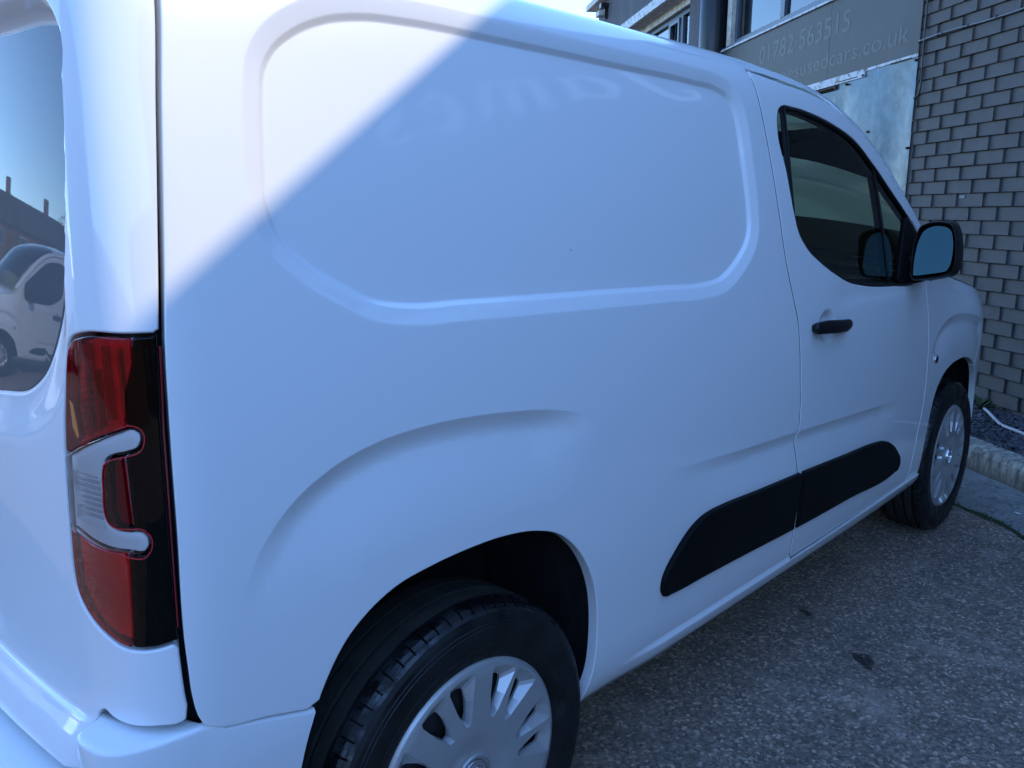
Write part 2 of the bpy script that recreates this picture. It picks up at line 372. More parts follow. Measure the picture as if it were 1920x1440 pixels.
def sm(x, a, b):
    t = np.clip((x-a)/(b-a), 0, 1); return t*t*(3-2*t)
def S(u, v):
    u = np.asarray(u, float); v = np.asarray(v, float)
    p = plan(u); q = prof(v); wt = 1-sm(u, -.62, -.42)
    E = sm(u, 2.15, 3.2)*3.0*np.clip(v-.86, 0, .4)**2
    flare = -sm(u, 2.5, 3.0)*.7*q[..., 1]*sm(v, .75, .5)
    y = p[..., 1]*(1-(q[..., 1]+E+flare)/.957); x = p[..., 0]+REARL(v)[..., 0]*wt
    return np.stack([x, y, q[..., 0]], -1)
def SN(u, v):
    h = 1e-4; a = S(u+h, v)-S(u-h, v); b = S(u, v+h)-S(u, v-h); n = np.cross(a, b); n /= np.linalg.norm(n, axis=-1, keepdims=True)
    return n, a/(2*h), b/(2*h)

MIRROR_CACHE = []
def panel(name, m, parent, outline, holes=(), D=None, step=.025, fine=(), roll=.0035, flange=.014, mirror=False, base=0., surf=None, label=None, creases=(), noroll=None, darkfl=None):
    surf = surf or S
    loops = [np.array(outline)]+[np.array(h) for h in holes]
    for i, l in enumerate(loops):
        if (area(l) > 0) != (i == 0): loops[i] = l[::-1]
    # dedupe
    loops = [l[np.linalg.norm(l-np.roll(l, 1, 0), axis=1) > 1e-5] for l in loops]
    offs = [0., roll*.35, roll] if roll > 0 else [0.]
    ringpts = []; nrm = []
    for l in loops:
        tg = np.roll(l, -1, 0)-np.roll(l, 1, 0); tg /= np.linalg.norm(tg, axis=1)[:, None]+1e-12
        nn = np.stack([tg[:, 1], -tg[:, 0]], 1)      # outward for ccw
        nrm.append(nn); ringpts.append([l-nn*o for o in offs])
    inner = [r[-1] for r in ringpts]
    allin = np.concatenate(inner); lo, hi = loops[0].min(0), loops[0].max(0)
    gx, gy = np.meshgrid(np.arange(lo[0], hi[0], step), np.arange(lo[1], hi[1], step)); G = np.stack([gx.ravel(), gy.ravel()], 1)
    if fine:
        keep = np.ones(len(G), bool); extra = []
        for (poly, closed, rad, st) in fine:
            fx, fy = np.meshgrid(np.arange(max(lo[0], poly[:, 0].min()-rad), min(hi[0], poly[:, 0].max()+rad), st), np.arange(max(lo[1], poly[:, 1].min()-rad), min(hi[1], poly[:, 1].max()+rad), st))
            Fp = np.stack([fx.ravel(), fy.ravel()], 1)
            if len(Fp): extra.append(Fp[pdist(Fp, poly, closed) < rad])
            keep &= pdist(G, poly, closed) > rad
        G = np.concatenate([G[keep]]+extra)
    ok = inside(inner[0], G)
    for h in inner[1:]: ok &= ~inside(h, G)
    G = G[ok]
    dd = np.full(len(G), 9e9)
    for l in inner: dd = np.minimum(dd, pdist(G, l))
    G = G[dd > .0028]
    cr_pts = []; cr_edges = []
    for cpoly in creases:
        offl = (0., .0016, -.0016, .004, -.004, .009)
        if isinstance(cpoly, tuple): cpoly, offl = cpoly
        ok = inside(inner[0], cpoly) & (np.min([pdist(cpoly, l) for l in inner], axis=0) > .004)
        for off_ in offl:
            q = offset(cpoly, off_); okk = ok & inside(inner[0], q) & (np.min([pdist(q, l) for l in inner], axis=0) > .003)
            base_i = sum(len(c_) for c_ in cr_pts); idx = np.cumsum(okk)-1
            for i in range(len(q)-1):
                if okk[i] and okk[i+1]: cr_edges.append((base_i+idx[i], base_i+idx[i+1]))
            cr_pts.append(q[okk])
        for off_ in offl: G = G[pdist(G, offset(cpoly, off_), False) > .0025]
    ncr = 0
    if cr_pts: cr_pts = np.concatenate(cr_pts); ncr = len(cr_pts)
    else: cr_pts = np.zeros((0, 2))
    pts = np.concatenate([allin, cr_pts, G]); edges = [(int(a)+len(allin), int(b)+len(allin)) for a, b in cr_edges]; k = 0
    for l in inner:
        n = len(l); edges += [(k+i, k+(i+1) % n) for i in range(n)]; k += n
    vo, eo, fo, ov, oe, of = geometry.delaunay_2d_cdt([Vector(p) for p in pts], edges, [], 0, 1e-6)
    V2 = np.array([(v.x, v.y) for v in vo]); F = np.array([f for f in fo if len(f) == 3]); c = V2[F].mean(1)
    ok = inside(inner[0], c)
    for h in inner[1:]: ok &= ~inside(h, c)
    F = F[ok]
    a = V2[F[:, 1]]-V2[F[:, 0]]; b = V2[F[:, 2]]-V2[F[:, 0]]; flip = (a[:, 0]*b[:, 1]-a[:, 1]*b[:, 0]) < 0; F[flip] = F[flip][:, ::-1]
    def full(q):
        n, _, _ = (SN(q[:, 0], q[:, 1]) if surf is S else surf.n(q[:, 0], q[:, 1])); d = base+(D(q[:, 0], q[:, 1]) if D is not None else 0.)
        return (S if surf is S else surf.p)(q[:, 0], q[:, 1])+n*np.reshape(d, (-1, 1))*1.
    def fulln(q):
        h = 2.5e-4; e1 = np.array([h, 0]); e2 = np.array([0, h]); a = full(q+e1)-full(q-e1); b = full(q+e2)-full(q-e2); n = np.cross(a, b); return n/np.linalg.norm(n, axis=1)[:, None], a/(2*h), b/(2*h)
    P = full(V2); Nn, _, _ = fulln(V2); dark_idx = []
    PV = [P]; NV = [Nn]; FF = [list(map(tuple, F))]; cnt = len(P)
    for l, rp, nn in zip(loops, ringpts, nrm):
        n = len(l); rings = []
        for o, rr in zip(offs, rp):
            n3, su, sv = fulln(rr); out3 = su*nn[:, :1]+sv*nn[:, 1:]; out3 /= np.linalg.norm(out3, axis=1)[:, None]
            if roll > 0:
                s = np.full((len(l), 1), (roll-o)/roll)
                if noroll is not None: s[noroll(l)] = 0
                cth = np.sqrt(np.clip(1-s*s, 0, 1)); pos = full(rr)-n3*roll*(1-cth); no = n3*cth+out3*s
            else: pos = full(rr); no = n3
            rings.append(cnt); PV.append(pos); NV.append(no); cnt += n
        if roll > 0: last = pos0 = PV[-len(offs)]
        base_n = fulln(l)[0]; p0 = PV[-len(offs)]
        if flange > 0:
            _, su, sv = fulln(l); out3 = su*nn[:, :1]+sv*nn[:, 1:]; out3 /= np.linalg.norm(out3, axis=1)[:, None]
            PV += [p0, p0-base_n*flange]; NV += [out3, out3]; fl = cnt; cnt += 2*n
            for i in range(n):
                j = (i+1) % n
                if noroll is not None and noroll(l[i:i+1])[0]: continue
                if darkfl is not None and darkfl(l[i:i+1])[0]: dark_idx.append(len(FF[0]))
                FF[0].append((fl+i, fl+n+i, fl+n+j, fl+j))
        for a_, b_ in zip(rings, rings[1:]):
            for i in range(n):
                j = (i+1) % n; FF[0].append((a_+i, a_+j, b_+j, b_+i))
    V3 = np.concatenate(PV); N3 = np.concatenate(NV); Fc = FF[0]
    def setdark(ob):  # white-painted flange faces coloured black to stand for gap shade
        if dark_idx:
            ob.data.materials.append(M['gap'])
            for i_ in dark_idx: ob.data.polygons[i_].material_index = 1
    o = mk(name, V3, Fc, m, parent, normals=N3); setdark(o)
    if label: o['label'] = label
    o2 = None
    if mirror:
        V4 = V3*np.array([1, -1, 1]); N4 = N3*np.array([1, -1, 1]); o2 = mk(name, V4, [f[::-1] for f in Fc], m, mirror if isinstance(mirror, bpy.types.Object) else parent, normals=N4); setdark(o2)
        return o, o2
    return o
def clean(m_): return m_

# ------------------------------------------------------------------ the van
VAN = empty('panel_van', (0, 0, 0), 'white panel van parked in the foreground, its side filling the picture', 'van')
# --- displacement features
REC = smooth_pts([(-.320, 1.455), (-.312, 1.490), (-.293, 1.518), (-.259, 1.545), (-.207, 1.570), (-.133, 1.587), (-.05, 1.593), (.15, 1.594), (.45, 1.593), (.75, 1.592), (.85, 1.587), (.893, 1.573), (.914, 1.545), (.924, 1.50), (.930, 1.42), (.936, 1.32), (.932, 1.27), (.915, 1.240), (.878, 1.209), (.835, 1.182), (.79, 1.163), (.72, 1.155), (.55, 1.157), (.3, 1.162), (.0, 1.168), (-.13, 1.172), (-.185, 1.183), (-.225, 1.203), (-.294, 1.247), (-.321, 1.274), (-.333, 1.311), (-.330, 1.38)], True, .012)
RECc = np.concatenate([REC, REC[:1]])
def d_rec(u, v):
    Q = np.stack([u, v], 1); box = (u > -.42) & (u < 1.02) & (v > 1.08) & (v < 1.66); r = np.zeros(len(u))
    if box.any():
        q = Q[box]; d = pdist(q, REC); d = np.where(inside(REC, q), -d, d)
        # upper edge: steep inner step; lower edge: gentler bevel
        g1 = 1-lin(d, .005, .030); g2 = 1-lin(d, -.004, .005, .0018)
        r[box] = -(.0075*g1+.0075*g2)
    return r
FL = smooth_pts([(-.45, .72), (-.43, .80), (-.401, .865), (-.351, .919), (-.277, .959), (-.199, .979), (-.115, .986), (-.022, .985), (.08, .977), (.193, .961), (.27, .940), (.33, .905)], False, .012)
def crease(u, v, poly, A, w1, w2, fade, box):
    r = np.zeros(len(u)); k = (u > box[0]) & (u < box[1]) & (v > box[2]) & (v < box[3])
    if k.any():
        Q = np.stack([u[k], v[k]], 1); d, t, s = pdist(Q, poly, False, True); d = d*(-s)   # below the line positive (polyline runs forward)
        # soft upper start, groove, slow return
        g = np.where(d < 0, 0, np.where(d < w1, np.sin(np.clip(d, 0, w1)/w1*math.pi/2), np.clip(1-(np.clip(d-w1, 0, w2)/w2), 0, 1)**1.35))
        up = np.exp(-(np.minimum(d, 0)/.0025)**2)*0
        r[k] = -A*(g+up)*sm(t, fade[0], fade[1])*(1-sm(t, fade[2], fade[3]))
    return r
GR = smooth_pts([(.45, .766), (.608, .763), (.883, .749), (1.18, .737), (1.517, .721), (1.867, .701), (1.99, .690)], False, .02)
WF = smooth_pts([(2.262, .74), (2.270, .79), (2.286, .826), (2.325, .870), (2.408, .909), (2.522, .928), (2.672, .927), (2.826, .913), (2.948, .894), (3.1, .86)], False, .012)
def d_sill(u, v):
    f = sm(u, .40, .62); return f*(.007*(1-sm(v, .352, .361))) - (1-sm(v, .296, .305))*.004
def d_side(u, v): return d_rec(u, v)+crease(u, v, FL, .0130, .036, .125, (.05, .35, .78, .98), (-.48, .42, .60, 1.0))+crease(u, v, GR, .0080, .032, .09, (.04, .35, .88, .99), (.4, 2.1, .55, .80))+d_sill(u, v)
CUP = (1.342, 1.004)
def d_door(u, v):
    r = crease(u, v, GR, .0080, .032, .09, (.04, .35, .86, .985), (.4, 2.1, .55, .80))+d_sill(u, v)
    d = np.hypot((u-CUP[0])/.060, (v-CUP[1])/.050); r -= .013*(1-sm(d, .45, 1.0))
    # shoulder under the window
    r += -.004*sm(v, 1.03, 1.075)*(1-sm(v, 1.075, 1.16))*sm(u, 1.35, 1.5)
    return r
def d_wing(u, v): return crease(u, v, WF, .011, .040, .09, (.03, .25, .9, 1.0), (2.2, 3.2, .60, .96))+d_sill(u, v)*(1-sm(u, 2.3, 2.34))*.8

ARCH_R = smooth_pts([(-.372, .40), (-.362, .47), (-.353, .525), (-.327, .605), (-.301, .656), (-.269, .697), (-.233, .724), (-.182, .747), (-.111, .759), (-.035, .764), (.048, .763), (.138, .749), (.197, .727), (.250, .685), (.289, .633), (.317, .570), (.330, .507), (.334, .442), (.331, .385), (.322, .335), (.318, .300)], False, .008)
GAPR = smooth_pts([(-.43, 1.66), (-.440, 1.552), (-.459, 1.427), (-.475, 1.304), (-.486, 1.205), (-.491, 1.160), (-.497, 1.053), (-.501, .921), (-.504, .784), (-.502, .744), (-.499, .699), (-.494, .672), (-.487, .656), (-.473, .648), (-.404, .631), (-.330, .611)], False, .01)
DR = smooth_pts([(1.228, .361), (1.223, .443), (1.207, .60), (1.188, .68), (1.180, .713), (1.187, .74), (1.189, .80), (1.181, .87), (1.171, .97), (1.160, 1.034), (1.138, 1.087), (1.099, 1.19), (1.074, 1.308), (1.048, 1.456), (1.030, 1.55), (1.018, 1.61), (1.004, 1.6585)], False, .01)
def offset(P, d):
    tg = np.gradient(P, axis=0); tg /= np.linalg.norm(tg, axis=1)[:, None]; return P+np.stack([tg[:, 1], -tg[:, 0]], 1)*d
ZR = [(-.7, 1.6585), (.0, 1.6585), (.5, 1.6585), (.9, 1.6585), (1.0, 1.656), (1.1, 1.649), (1.2, 1.641), (1.3, 1.634), (1.38, 1.624), (1.455, 1.611), (1.53, 1.592), (1.60, 1.568), (1.66, 1.544), (1.75, 1.500), (1.87, 1.432), (1.98, 1.362), (2.09, 1.290), (2.16, 1.242), (2.30, 1.145)]
zrs = Spl([a for a, b in ZR], [b for a, b in ZR])
def zr(x): return zrs(np.asarray(x, float))[..., 0]
# side panel outline (ccw in u,v)
a_front = ARCH_R[np.argmax(ARCH_R[:, 1]):]
k0 = np.argmin(np.hypot(*(ARCH_R-np.array([-.325, .609])).T))
arch_up = ARCH_R[k0:]                       # from seam over the arch to the sill
side_out = np.concatenate([resample([(.318, .298), (2.345, .292), (2.335, .352), (1.232, .354)], .012, False), offset(DR, -.0026)[1:], resample([(1.0, 1.6585), (-.427, 1.6585)], .012, False), offset(GAPR, .0)[1:-1], arch_up[1:-1]])
fine_side = ((REC, True, .045, .0055), (FL, False, .045, .007), (GR, False, .04, .009), (np.array([(.3, .35), (2.3, .355)]), False, .02, .006))
sidep, sidep_l = panel('side_panel', M['paint'], VAN, side_out, D=d_side, step=.03, fine=fine_side, roll=.0025, flange=.02, mirror=True, creases=(FL, GR, (RECc, (.006, .0045, .003, .001, -.001, -.003, -.0045, -.0065, -.028, -.030, -.032, .009, -.014, -.022)), (RECc, ())), noroll=lambda P: P[:, 1] > 1.6575, darkfl=lambda P: (P[:, 0] > .95) & (P[:, 1] > .36))
# door
WIN = smooth_pts([(1.103, 1.500), (1.109, 1.543), (1.122, 1.564), (1.148, 1.575), (1.205, 1.577), (1.322, 1.570), (1.46, 1.550), (1.592, 1.518), (1.731, 1.451), (1.885, 1.366), (1.985, 1.313), (2.085, 1.255), (2.118, 1.225), (2.128, 1.18), (2.125, 1.115), (2.110, 1.090), (2.06, 1.080), (1.861, 1.083), (1.60, 1.100), (1.502, 1.114), (1.417, 1.137), (1.301, 1.179), (1.218, 1.221), (1.175, 1.262), (1.156, 1.308), (1.130, 1.412)], True, .01)
DF = smooth_pts([(2.166, 1.236), (2.170, 1.12), (2.181, 1.045), (2.209, .969), (2.231, .875), (2.241, .789), (2.245, .710), (2.240, .615), (2.228, .555), (2.215, .456), (2.200, .358)], False, .01)
topl = np.array([(x, float(zr(x))-.0060) for x in np.arange(1.0135, 2.15, .012)])
door_out = np.concatenate([resample([(1.24, .358), (2.19, .358)], .012, False), DF[::-1][1:], topl[::-1], [q for q in offset(DR, .0026)[::-1][1:-1] if q[1] < 1.636]])
fine_door = ((GR, False, .04, .009), (np.array([CUP, (CUP[0]+.001, CUP[1])]), False, .075, .005), (np.array([(1.2, .356), (2.3, .356)]), False, .012, .006))
door, door_l = panel('front_door', M['paint'], VAN, door_out, [WIN], D=d_door, step=.028, fine=fine_door, roll=.0022, flange=.03, mirror=True, creases=(GR,), darkfl=lambda P: (P[:, 0] < 1.26) & (P[:, 1] < 1.64))
def inset(P, d):
    P = P if area(P) > 0 else P[::-1]
    tg = np.roll(P, -2, 0)-np.roll(P, 2, 0); tg /= np.linalg.norm(tg, axis=1)[:, None]; return P-np.stack([tg[:, 1], -tg[:, 0]], 1)*d
def wfrm(u, v): return np.full(len(u), -.006)
win_in = inset(WIN, .009)
for par, mir in ((door, False),):
    fr, fr_l = panel('window_surround', M['plastic_gloss'], door, inset(WIN, .0008), [win_in], base=-.004, step=.05, roll=.0015, flange=.014, mirror=door_l)
    # glass split by the divider bar
    dv = [(1.736, 1.434), (1.794, 1.212), (1.824, 1.101)]
    def side_of(P, off): # x of the bar at height v
        return np.interp(P[:, 1], [1.08, 1.101, 1.212, 1.434, 1.47], [1.829, 1.824, 1.794, 1.736, 1.727])+off
    w = inset(WIN, .0075)
    gl_main = w[w[:, 0] < side_of(w, -.005)]; gl_q = w[w[:, 0] > side_of(w, .013)]
    def closeit(P):
        # order by following the original ring, rotate to the largest jump
        j = np.argmax(np.linalg.norm(P-np.roll(P, 1, 0), axis=1)); return resample(np.roll(P, -j, 0), .02)
    g1 = panel('window_glass', M['glass'], door, closeit(gl_main), base=-.009, step=.06, roll=0, flange=0, mirror=door_l)
    g2 = panel('quarter_glass', M['glass'], door, closeit(gl_q), base=-.009, step=.06, roll=0, flange=0, mirror=door_l)
    bar = np.array([(1.731, 1.447), (1.789, 1.212), (1.821, 1.094), (1.838, 1.094), (1.806, 1.216), (1.748, 1.442)])
    panel('window_divider', M['plastic_gloss'], door, resample(bar, .012), base=-.006, step=.05, roll=.002, flange=.02, mirror=door_l)
    # thin bright weather strip along the upper frame
    top_strip = np.concatenate([WIN[(WIN[:, 1] > 1.3) & (WIN[:, 0] > 1.14) & (WIN[:, 0] < 2.06)]]); 
    top_strip = top_strip[np.argsort(top_strip[:, 0])]
    so_ = offset(top_strip, .0015); si_ = offset(top_strip, .0065)
    panel('weather_strip', M['gap'], door, np.concatenate([si_, so_[::-1]]), base=-.0005, step=.05, roll=.0008, flange=.006, mirror=door_l)
    # black sail behind the mirror
    sail = rounded([(1.985, 1.302), (2.118, 1.232), (2.128, 1.10), (2.105, 1.084), (1.93, 1.083), (1.90, 1.10), (1.935, 1.19)], .012)
    panel('mirror_sail', M['plastic'], door, sail, base=-.001, step=.04, roll=.003, flange=.012, mirror=door_l)
# handle
hnd = rounded([(1.238, .990), (1.36, .982), (1.43, .979), (1.466, .988), (1.470, 1.006), (1.447, 1.018), (1.40, 1.020), (1.30, 1.028), (1.238, 1.026), (1.232, 1.01)], .012, .005)
handle, _h = panel('door_handle', M['plastic_gloss'], door, hnd, D=lambda u, v: .020+.012*(1-((u-1.352)/.125)**2)-.9*((v-1.003)/.1)**2*.12, step=.012, roll=.007, flange=.012, mirror=door_l)
# wing
ARCH_F = smooth_pts([(2.350, .295), (2.338, .34), (2.333, .39), (2.338, .46), (2.347, .54), (2.362, .61), (2.400, .672), (2.470, .715), (2.56, .738), (2.66, .745), (2.77, .742), (2.87, .722), (2.96, .688), (3.03, .635), (3.075, .57), (3.098, .50), (3.105, .43), (3.095, .36), (3.075, .30), (3.062, .26)], False, .01)
ks = np.argmin(np.hypot(*(ARCH_F-np.array([2.96, .688])).T))
seam = smooth_pts([tuple(ARCH_F[ks]), (3.02, .745), (3.09, .80), (3.16, .85), (3.25, .90), (3.33, .935)], False, .012)
HOODE = smooth_pts([(2.172, 1.232), (2.24, 1.178), (2.32, 1.125), (2.42, 1.098), (2.55, 1.084), (2.70, 1.066), (2.85, 1.045), (3.0, 1.022), (3.12, 1.000), (3.22, .975), (3.33, .940)], False, .012)
kf = np.argmin(np.hypot(*(ARCH_F-np.array([2.335, .353])).T))
wing_out = np.concatenate([resample([(2.207, .357), tuple(ARCH_F[kf])], .012, False), ARCH_F[kf+1:ks+1], offset(seam, -.002)[1:-1], HOODE[::-1][1:], offset(DF, -.0045)[1:-1]])
wing, wing_l = panel('front_wing', M['paint'], VAN, wing_out, D=d_wing, step=.028, fine=((WF, False, .05, .008),), roll=.003, flange=.02, mirror=True, creases=(WF,))
rep = [(2.345+.020*math.cos(t), .788+.0165*math.sin(t)) for t in np.linspace(0, 2*math.pi, 28, endpoint=False)]
ri, _ = panel('side_repeater', M['chrome'], wing, np.array(rep), D=lambda u, v: .006-8*((u-2.345)**2+(v-.788)**2), step=.012, roll=.003, flange=.006, mirror=wing_l)
rep2 = [(2.345+.011*math.cos(t), .788+.009*math.sin(t)) for t in np.linspace(0, 2*math.pi, 22, endpoint=False)]
panel('repeater_lens', M['plastic_gloss'], ri, np.array(rep2), base=.0065, step=.01, roll=.002, flange=.003, mirror=_)
# front bumper and nose
uc = UK[-2]
nose_top = [(3.33, .935), (3.5, .93), (3.7, .92), (3.95, .915), (uc, .915)]
fb_out = np.concatenate([ARCH_F[ks+1:], resample([tuple(ARCH_F[-1]), (uc, .26), (uc, .915)], .03, False)[1:], resample(nose_top[::-1], .03, False)[1:], offset(seam, .002)[::-1][1:-1]])
panel('front_bumper', M['paint'], VAN, fb_out, D=lambda u, v: .006*sm(u, 3.05, 3.2)*0, step=.04, roll=.003, flange=.02, mirror=True)
# bonnet
def bonnet():
    us = np.concatenate([HOODE[:, 0], [3.5, 3.7, 3.95, uc]]); vs = np.concatenate([HOODE[:, 1], [.93, .92, .915, .915]])
    E_ = S(us, vs+.003); V = []; NN = []; K = 22
    for e in E_:
        ye = e[1]; h = .085*(abs(ye)/.9)
        for k in range(2*K+1):
            y = ye*(1-k/K); zz = e[2]+h*(1-(y/ye)**2) if abs(ye) > 1e-4 else e[2]
            V.append((e[0], y, zz))
    W_ = 2*K+1; F = [(i*W_+k, (i+1)*W_+k, (i+1)*W_+k+1, i*W_+k+1) for i in range(len(us)-1) for k in range(W_-1)]
    F = [f[::-1] for f in F]
    return mk('bonnet', V, F, M['paint'], VAN, smooth=True)
bonnet()
# roof + windscreen loft
V0 = 1.6585
Z0, I0 = prof(np.array(V0))
def roofpt(x, k):
    """x along the van, k profile parameter from V0 to 2.51"""
    x = np.asarray(x, float); b = S(x*0+np.clip(x, -.42, 9), zr(x)+.0030*sm(x, .99, 1.1)); q = prof(k)
    bx = np.where(x < -.42, x, b[..., 0])
    y = b[..., 1]*(1-(q[..., 1]-I0)/(.957-I0)); z = b[..., 2]+(q[..., 0]-Z0)
    xx = bx+.20*sm(x, 1.30, 1.8)*(1-(y/b[..., 1])**2)
    rr = np.clip((-.42-x)/.17, 0, 1); z = z-.09*rr**2.2; y = y*(1-.105*rr**2)
    return np.stack([xx, y, z], -1)
def loft(name, m, xs, ks, parent=VAN, mirror=True):
    X, K_ = np.meshgrid(xs, ks, indexing='ij'); P = roofpt(X, K_); h = 1e-3
    n = np.cross(roofpt(X+h, K_)-roofpt(X-h, K_), roofpt(X, K_+h)-roofpt(X, K_-h)); n /= np.linalg.norm(n, axis=-1, keepdims=True)
    a, b = X.shape; F = [(i*b+j, (i+1)*b+j, (i+1)*b+j+1, i*b+j+1) for i in range(a-1) for j in range(b-1)]
    o = mk(name, P.reshape(-1, 3), F, m, parent, normals=n.reshape(-1, 3)); 
    s = np.array([1, -1, 1])
    if mirror: mk(name, P.reshape(-1, 3)*s, [f[::-1] for f in F], m, parent, normals=n.reshape(-1, 3)*s)
    return o
kk = np.concatenate([np.linspace(V0, 1.85, 26), np.linspace(1.87, 2.51, 14)])
loft('roof', M['paint'], np.concatenate([np.linspace(-.59, -.42, 8), np.linspace(-.40, 1.40, 60)]), kk)
loft('a_pillar', M['paint'], np.linspace(1.40, 2.30, 40), np.linspace(V0, 1.712, 14))
loft('windscreen', M['glass'], np.linspace(1.40, 2.36, 30), np.concatenate([np.linspace(1.712, 1.85, 10), np.linspace(1.87, 2.51, 14)]))
# mouldings
MO = [(.556, .488), (.557, .522), (.572, .545), (.595, .567), (.656, .611), (.700, .627), (.745, .632), (.80, .632), (.966, .625), (1.209, .616), (1.548, .600), (1.773, .588), (1.851, .578), (1.929, .552), (2.00, .512), (2.045, .478), (2.055, .455), (2.045, .438), (2.004, .432), (1.602, .441), (1.261, .449), (.936, .461), (.735, .467), (.60, .470), (.566, .474)]
MOs = smooth_pts(MO, True, .01)
def clip_u(P, u0, left):
    Q = P[P[:, 0] < u0] if left else P[P[:, 0] > u0]
    j = np.argmax(np.linalg.norm(Q-np.roll(Q, 1, 0), axis=1)); return resample(np.roll(Q, -j, 0), .012)
mo_d = lambda u, v: .009+.006*sm(v, .45, .62)
for nm, par, pl_, P in (('side_moulding', sidep, sidep_l, clip_u(MOs, 1.212, True)), ('side_moulding', door, door_l, clip_u(MOs, 1.221, False))):
    panel(nm, M['plastic'], par, P, D=mo_d, step=.02, roll=.006, flange=.012, mirror=pl_)
# dark inner shell, added so panel gaps read dark; also lines the doors
INN = [WIN, ]
inn_out = resample([(-.40, .80), (-.40, 1.63), (1.0, 1.62), (1.35, 1.60), (1.62, 1.53), (1.8, 1.44), (2.12, 1.24), (2.20, 1.10), (2.25, .80), (2.25, .34), (.40, .34), (.42, .80)], .03)
panel('inner_body', M['inner'], VAN, inn_out, [inset(WIN, .004)], base=-.034, step=.08, roll=0, flange=0, mirror=True)
inn2 = resample([(-1.46, .58), (-1.46, 1.62), (-.40, 1.63), (-.40, .60), (-.48, .60)], .03)
panel('inner_body', M['inner'], VAN, inn2, base=-.045, step=.05, roll=0, flange=0, mirror=True)
# rear door
uc0 = UK[1]+.003
D_BOT = smooth_pts([(-.5075, .672), (-.512, .669), (-.539, .667), (-.584, .663), (-.615, .664), (-.636, .667), (-.647, .66), (-.652, .62), (-.655, .58)], False, .006)
LAMP = smooth_pts([(-.4955, 1.1655), (-.53, 1.1655), (-.601, 1.164), (-.622, 1.158), (-.637, 1.146), (-.648, 1.12), (-.656, 1.089), (-.667, 1.04), (-.674, 1.0), (-.681, .947), (-.686, .898), (-.689, .850), (-.684, .818), (-.668, .799), (-.645, .785), (-.617, .776), (-.585, .769), (-.55, .770), (-.52, .776), (-.5065, .781)], False, .006)
GAPL = GAPR[(GAPR[:, 1] > .69)]                # the rear edge follows the panel gap
def gap_at(v): return np.interp(v, GAPR[:, 1][::-1], GAPR[:, 0][::-1])
gp = lambda v: float(gap_at(v))
eu = [(gp(v)-(.0065 if v > .8 else .0075), v) for v in np.arange(1.17, 1.655, .012)]
el = [(gp(v)-.0078, v) for v in np.arange(.69, .772, .010)]
corner_top = [(gp(1.166)-.012, 1.1665)]
REARWIN = smooth_pts([(-.612, 1.505), (-.617, 1.46), (-.622, 1.40), (-.634, 1.32), (-.652, 1.235), (-.676, 1.165), (-.715, 1.11), (-.78, 1.072), (-.88, 1.055), (-1.15, 1.047), (-1.40, 1.047), (-1.405, 1.10), (-1.405, 1.45), (-1.40, 1.535), (-1.2, 1.543), (-.80, 1.545), (-.68, 1.541), (-.63, 1.53)], True, .012)
RWc = np.concatenate([REARWIN, REARWIN[:1]])
def d_rear(u, v):
    Q = np.stack([u, v], 1); r = np.zeros(len(u)); k = u < -.54
    if k.any():
        q = Q[k]; d = pdist(q, REARWIN); d = np.where(inside(REARWIN, q), -d, d); wd = .028+.047*(1-sm(q[:, 1], 1.05, 1.25))*sm(q[:, 0], -1.45, -1.2)
        r[k] = -(.011+.06*np.clip(q[:, 1]-1.12, 0, .5))*(1-sm(d/wd, .0, 1.0))-.003*(1-sm(d, -.006, .004))
    r += .010*(1-sm(v, .60, .650))*sm(-u, .648, .668)+.003*(1-sm(v, .640, .648))*sm(-u, .648, .668)
    return r
rd_out = np.concatenate([[(uc0, .565)], resample([(uc0, .565), (-.655, .575)], .03, False)[1:-1], D_BOT[::-1], np.array(el), [(gp(.772)-.012, .7755)], LAMP[::-1][2:-1], corner_top, np.array(eu), resample([(gp(1.655)-.008, 1.66), (uc0, 1.66)], .03, False)])
rdoor, rdoor_l = panel('rear_door', M['paint'], VAN, rd_out, D=d_rear, step=.02, fine=((REARWIN, True, .045, .008), (np.array([(-.64, .64), (-1.5, .64)]), False, .03, .008)), roll=.0035, flange=.025, mirror=True, creases=((RWc, (.006, .003, 0., -.003, -.006, -.012, -.020, -.028, -.034, -.05, -.075)),))
panel('rear_window', M['dark_glass'], rdoor, inset(REARWIN, .002), D=lambda u, v: -.0115-.06*np.clip(v-1.12, 0, .5), step=.04, roll=.002, flange=.003, mirror=rdoor_l)
# tail lamp
LI = inset(np.concatenate([LAMP, [(-.5015, .80), (-.5045, .90), (-.5015, 1.05), (-.494, 1.15)]]), .0)
lamp_poly = np.concatenate([LAMP, resample([(-.5075, .783), (-.5075, .90), (-.503, 1.05), (-.4955, 1.162)], .01, False)[1:-1]])
lp_ = inset(lamp_poly, .0045)
LB = empty('x'); bpy.data.objects.remove(LB)
lampo, lampo_l = panel('tail_lamp', M['gap'], VAN, lamp_poly, base=-.034, step=.03, roll=0, flange=0, mirror=True)
CS = [(-.700, 1.000), (-.665, 1.007), (-.63, 1.022), (-.596, 1.035), (-.56, 1.048), (-.538, 1.053), (-.531, 1.049), (-.530, 1.038), (-.534, 1.030), (-.551, 1.023), (-.575, 1.017), (-.585, 1.011), (-.589, 1.002), (-.592, .975), (-.594, .945), (-.590, .931), (-.579, .926), (-.56, .9255), (-.540, .925), (-.535, .920), (-.5345, .906), (-.540, .899), (-.563, .898), (-.603, .897), (-.64, .900), (-.665, .905), (-.705, .912)]
CSs = smooth_pts(CS, True, .005)
def ix(poly, clipfun): return poly
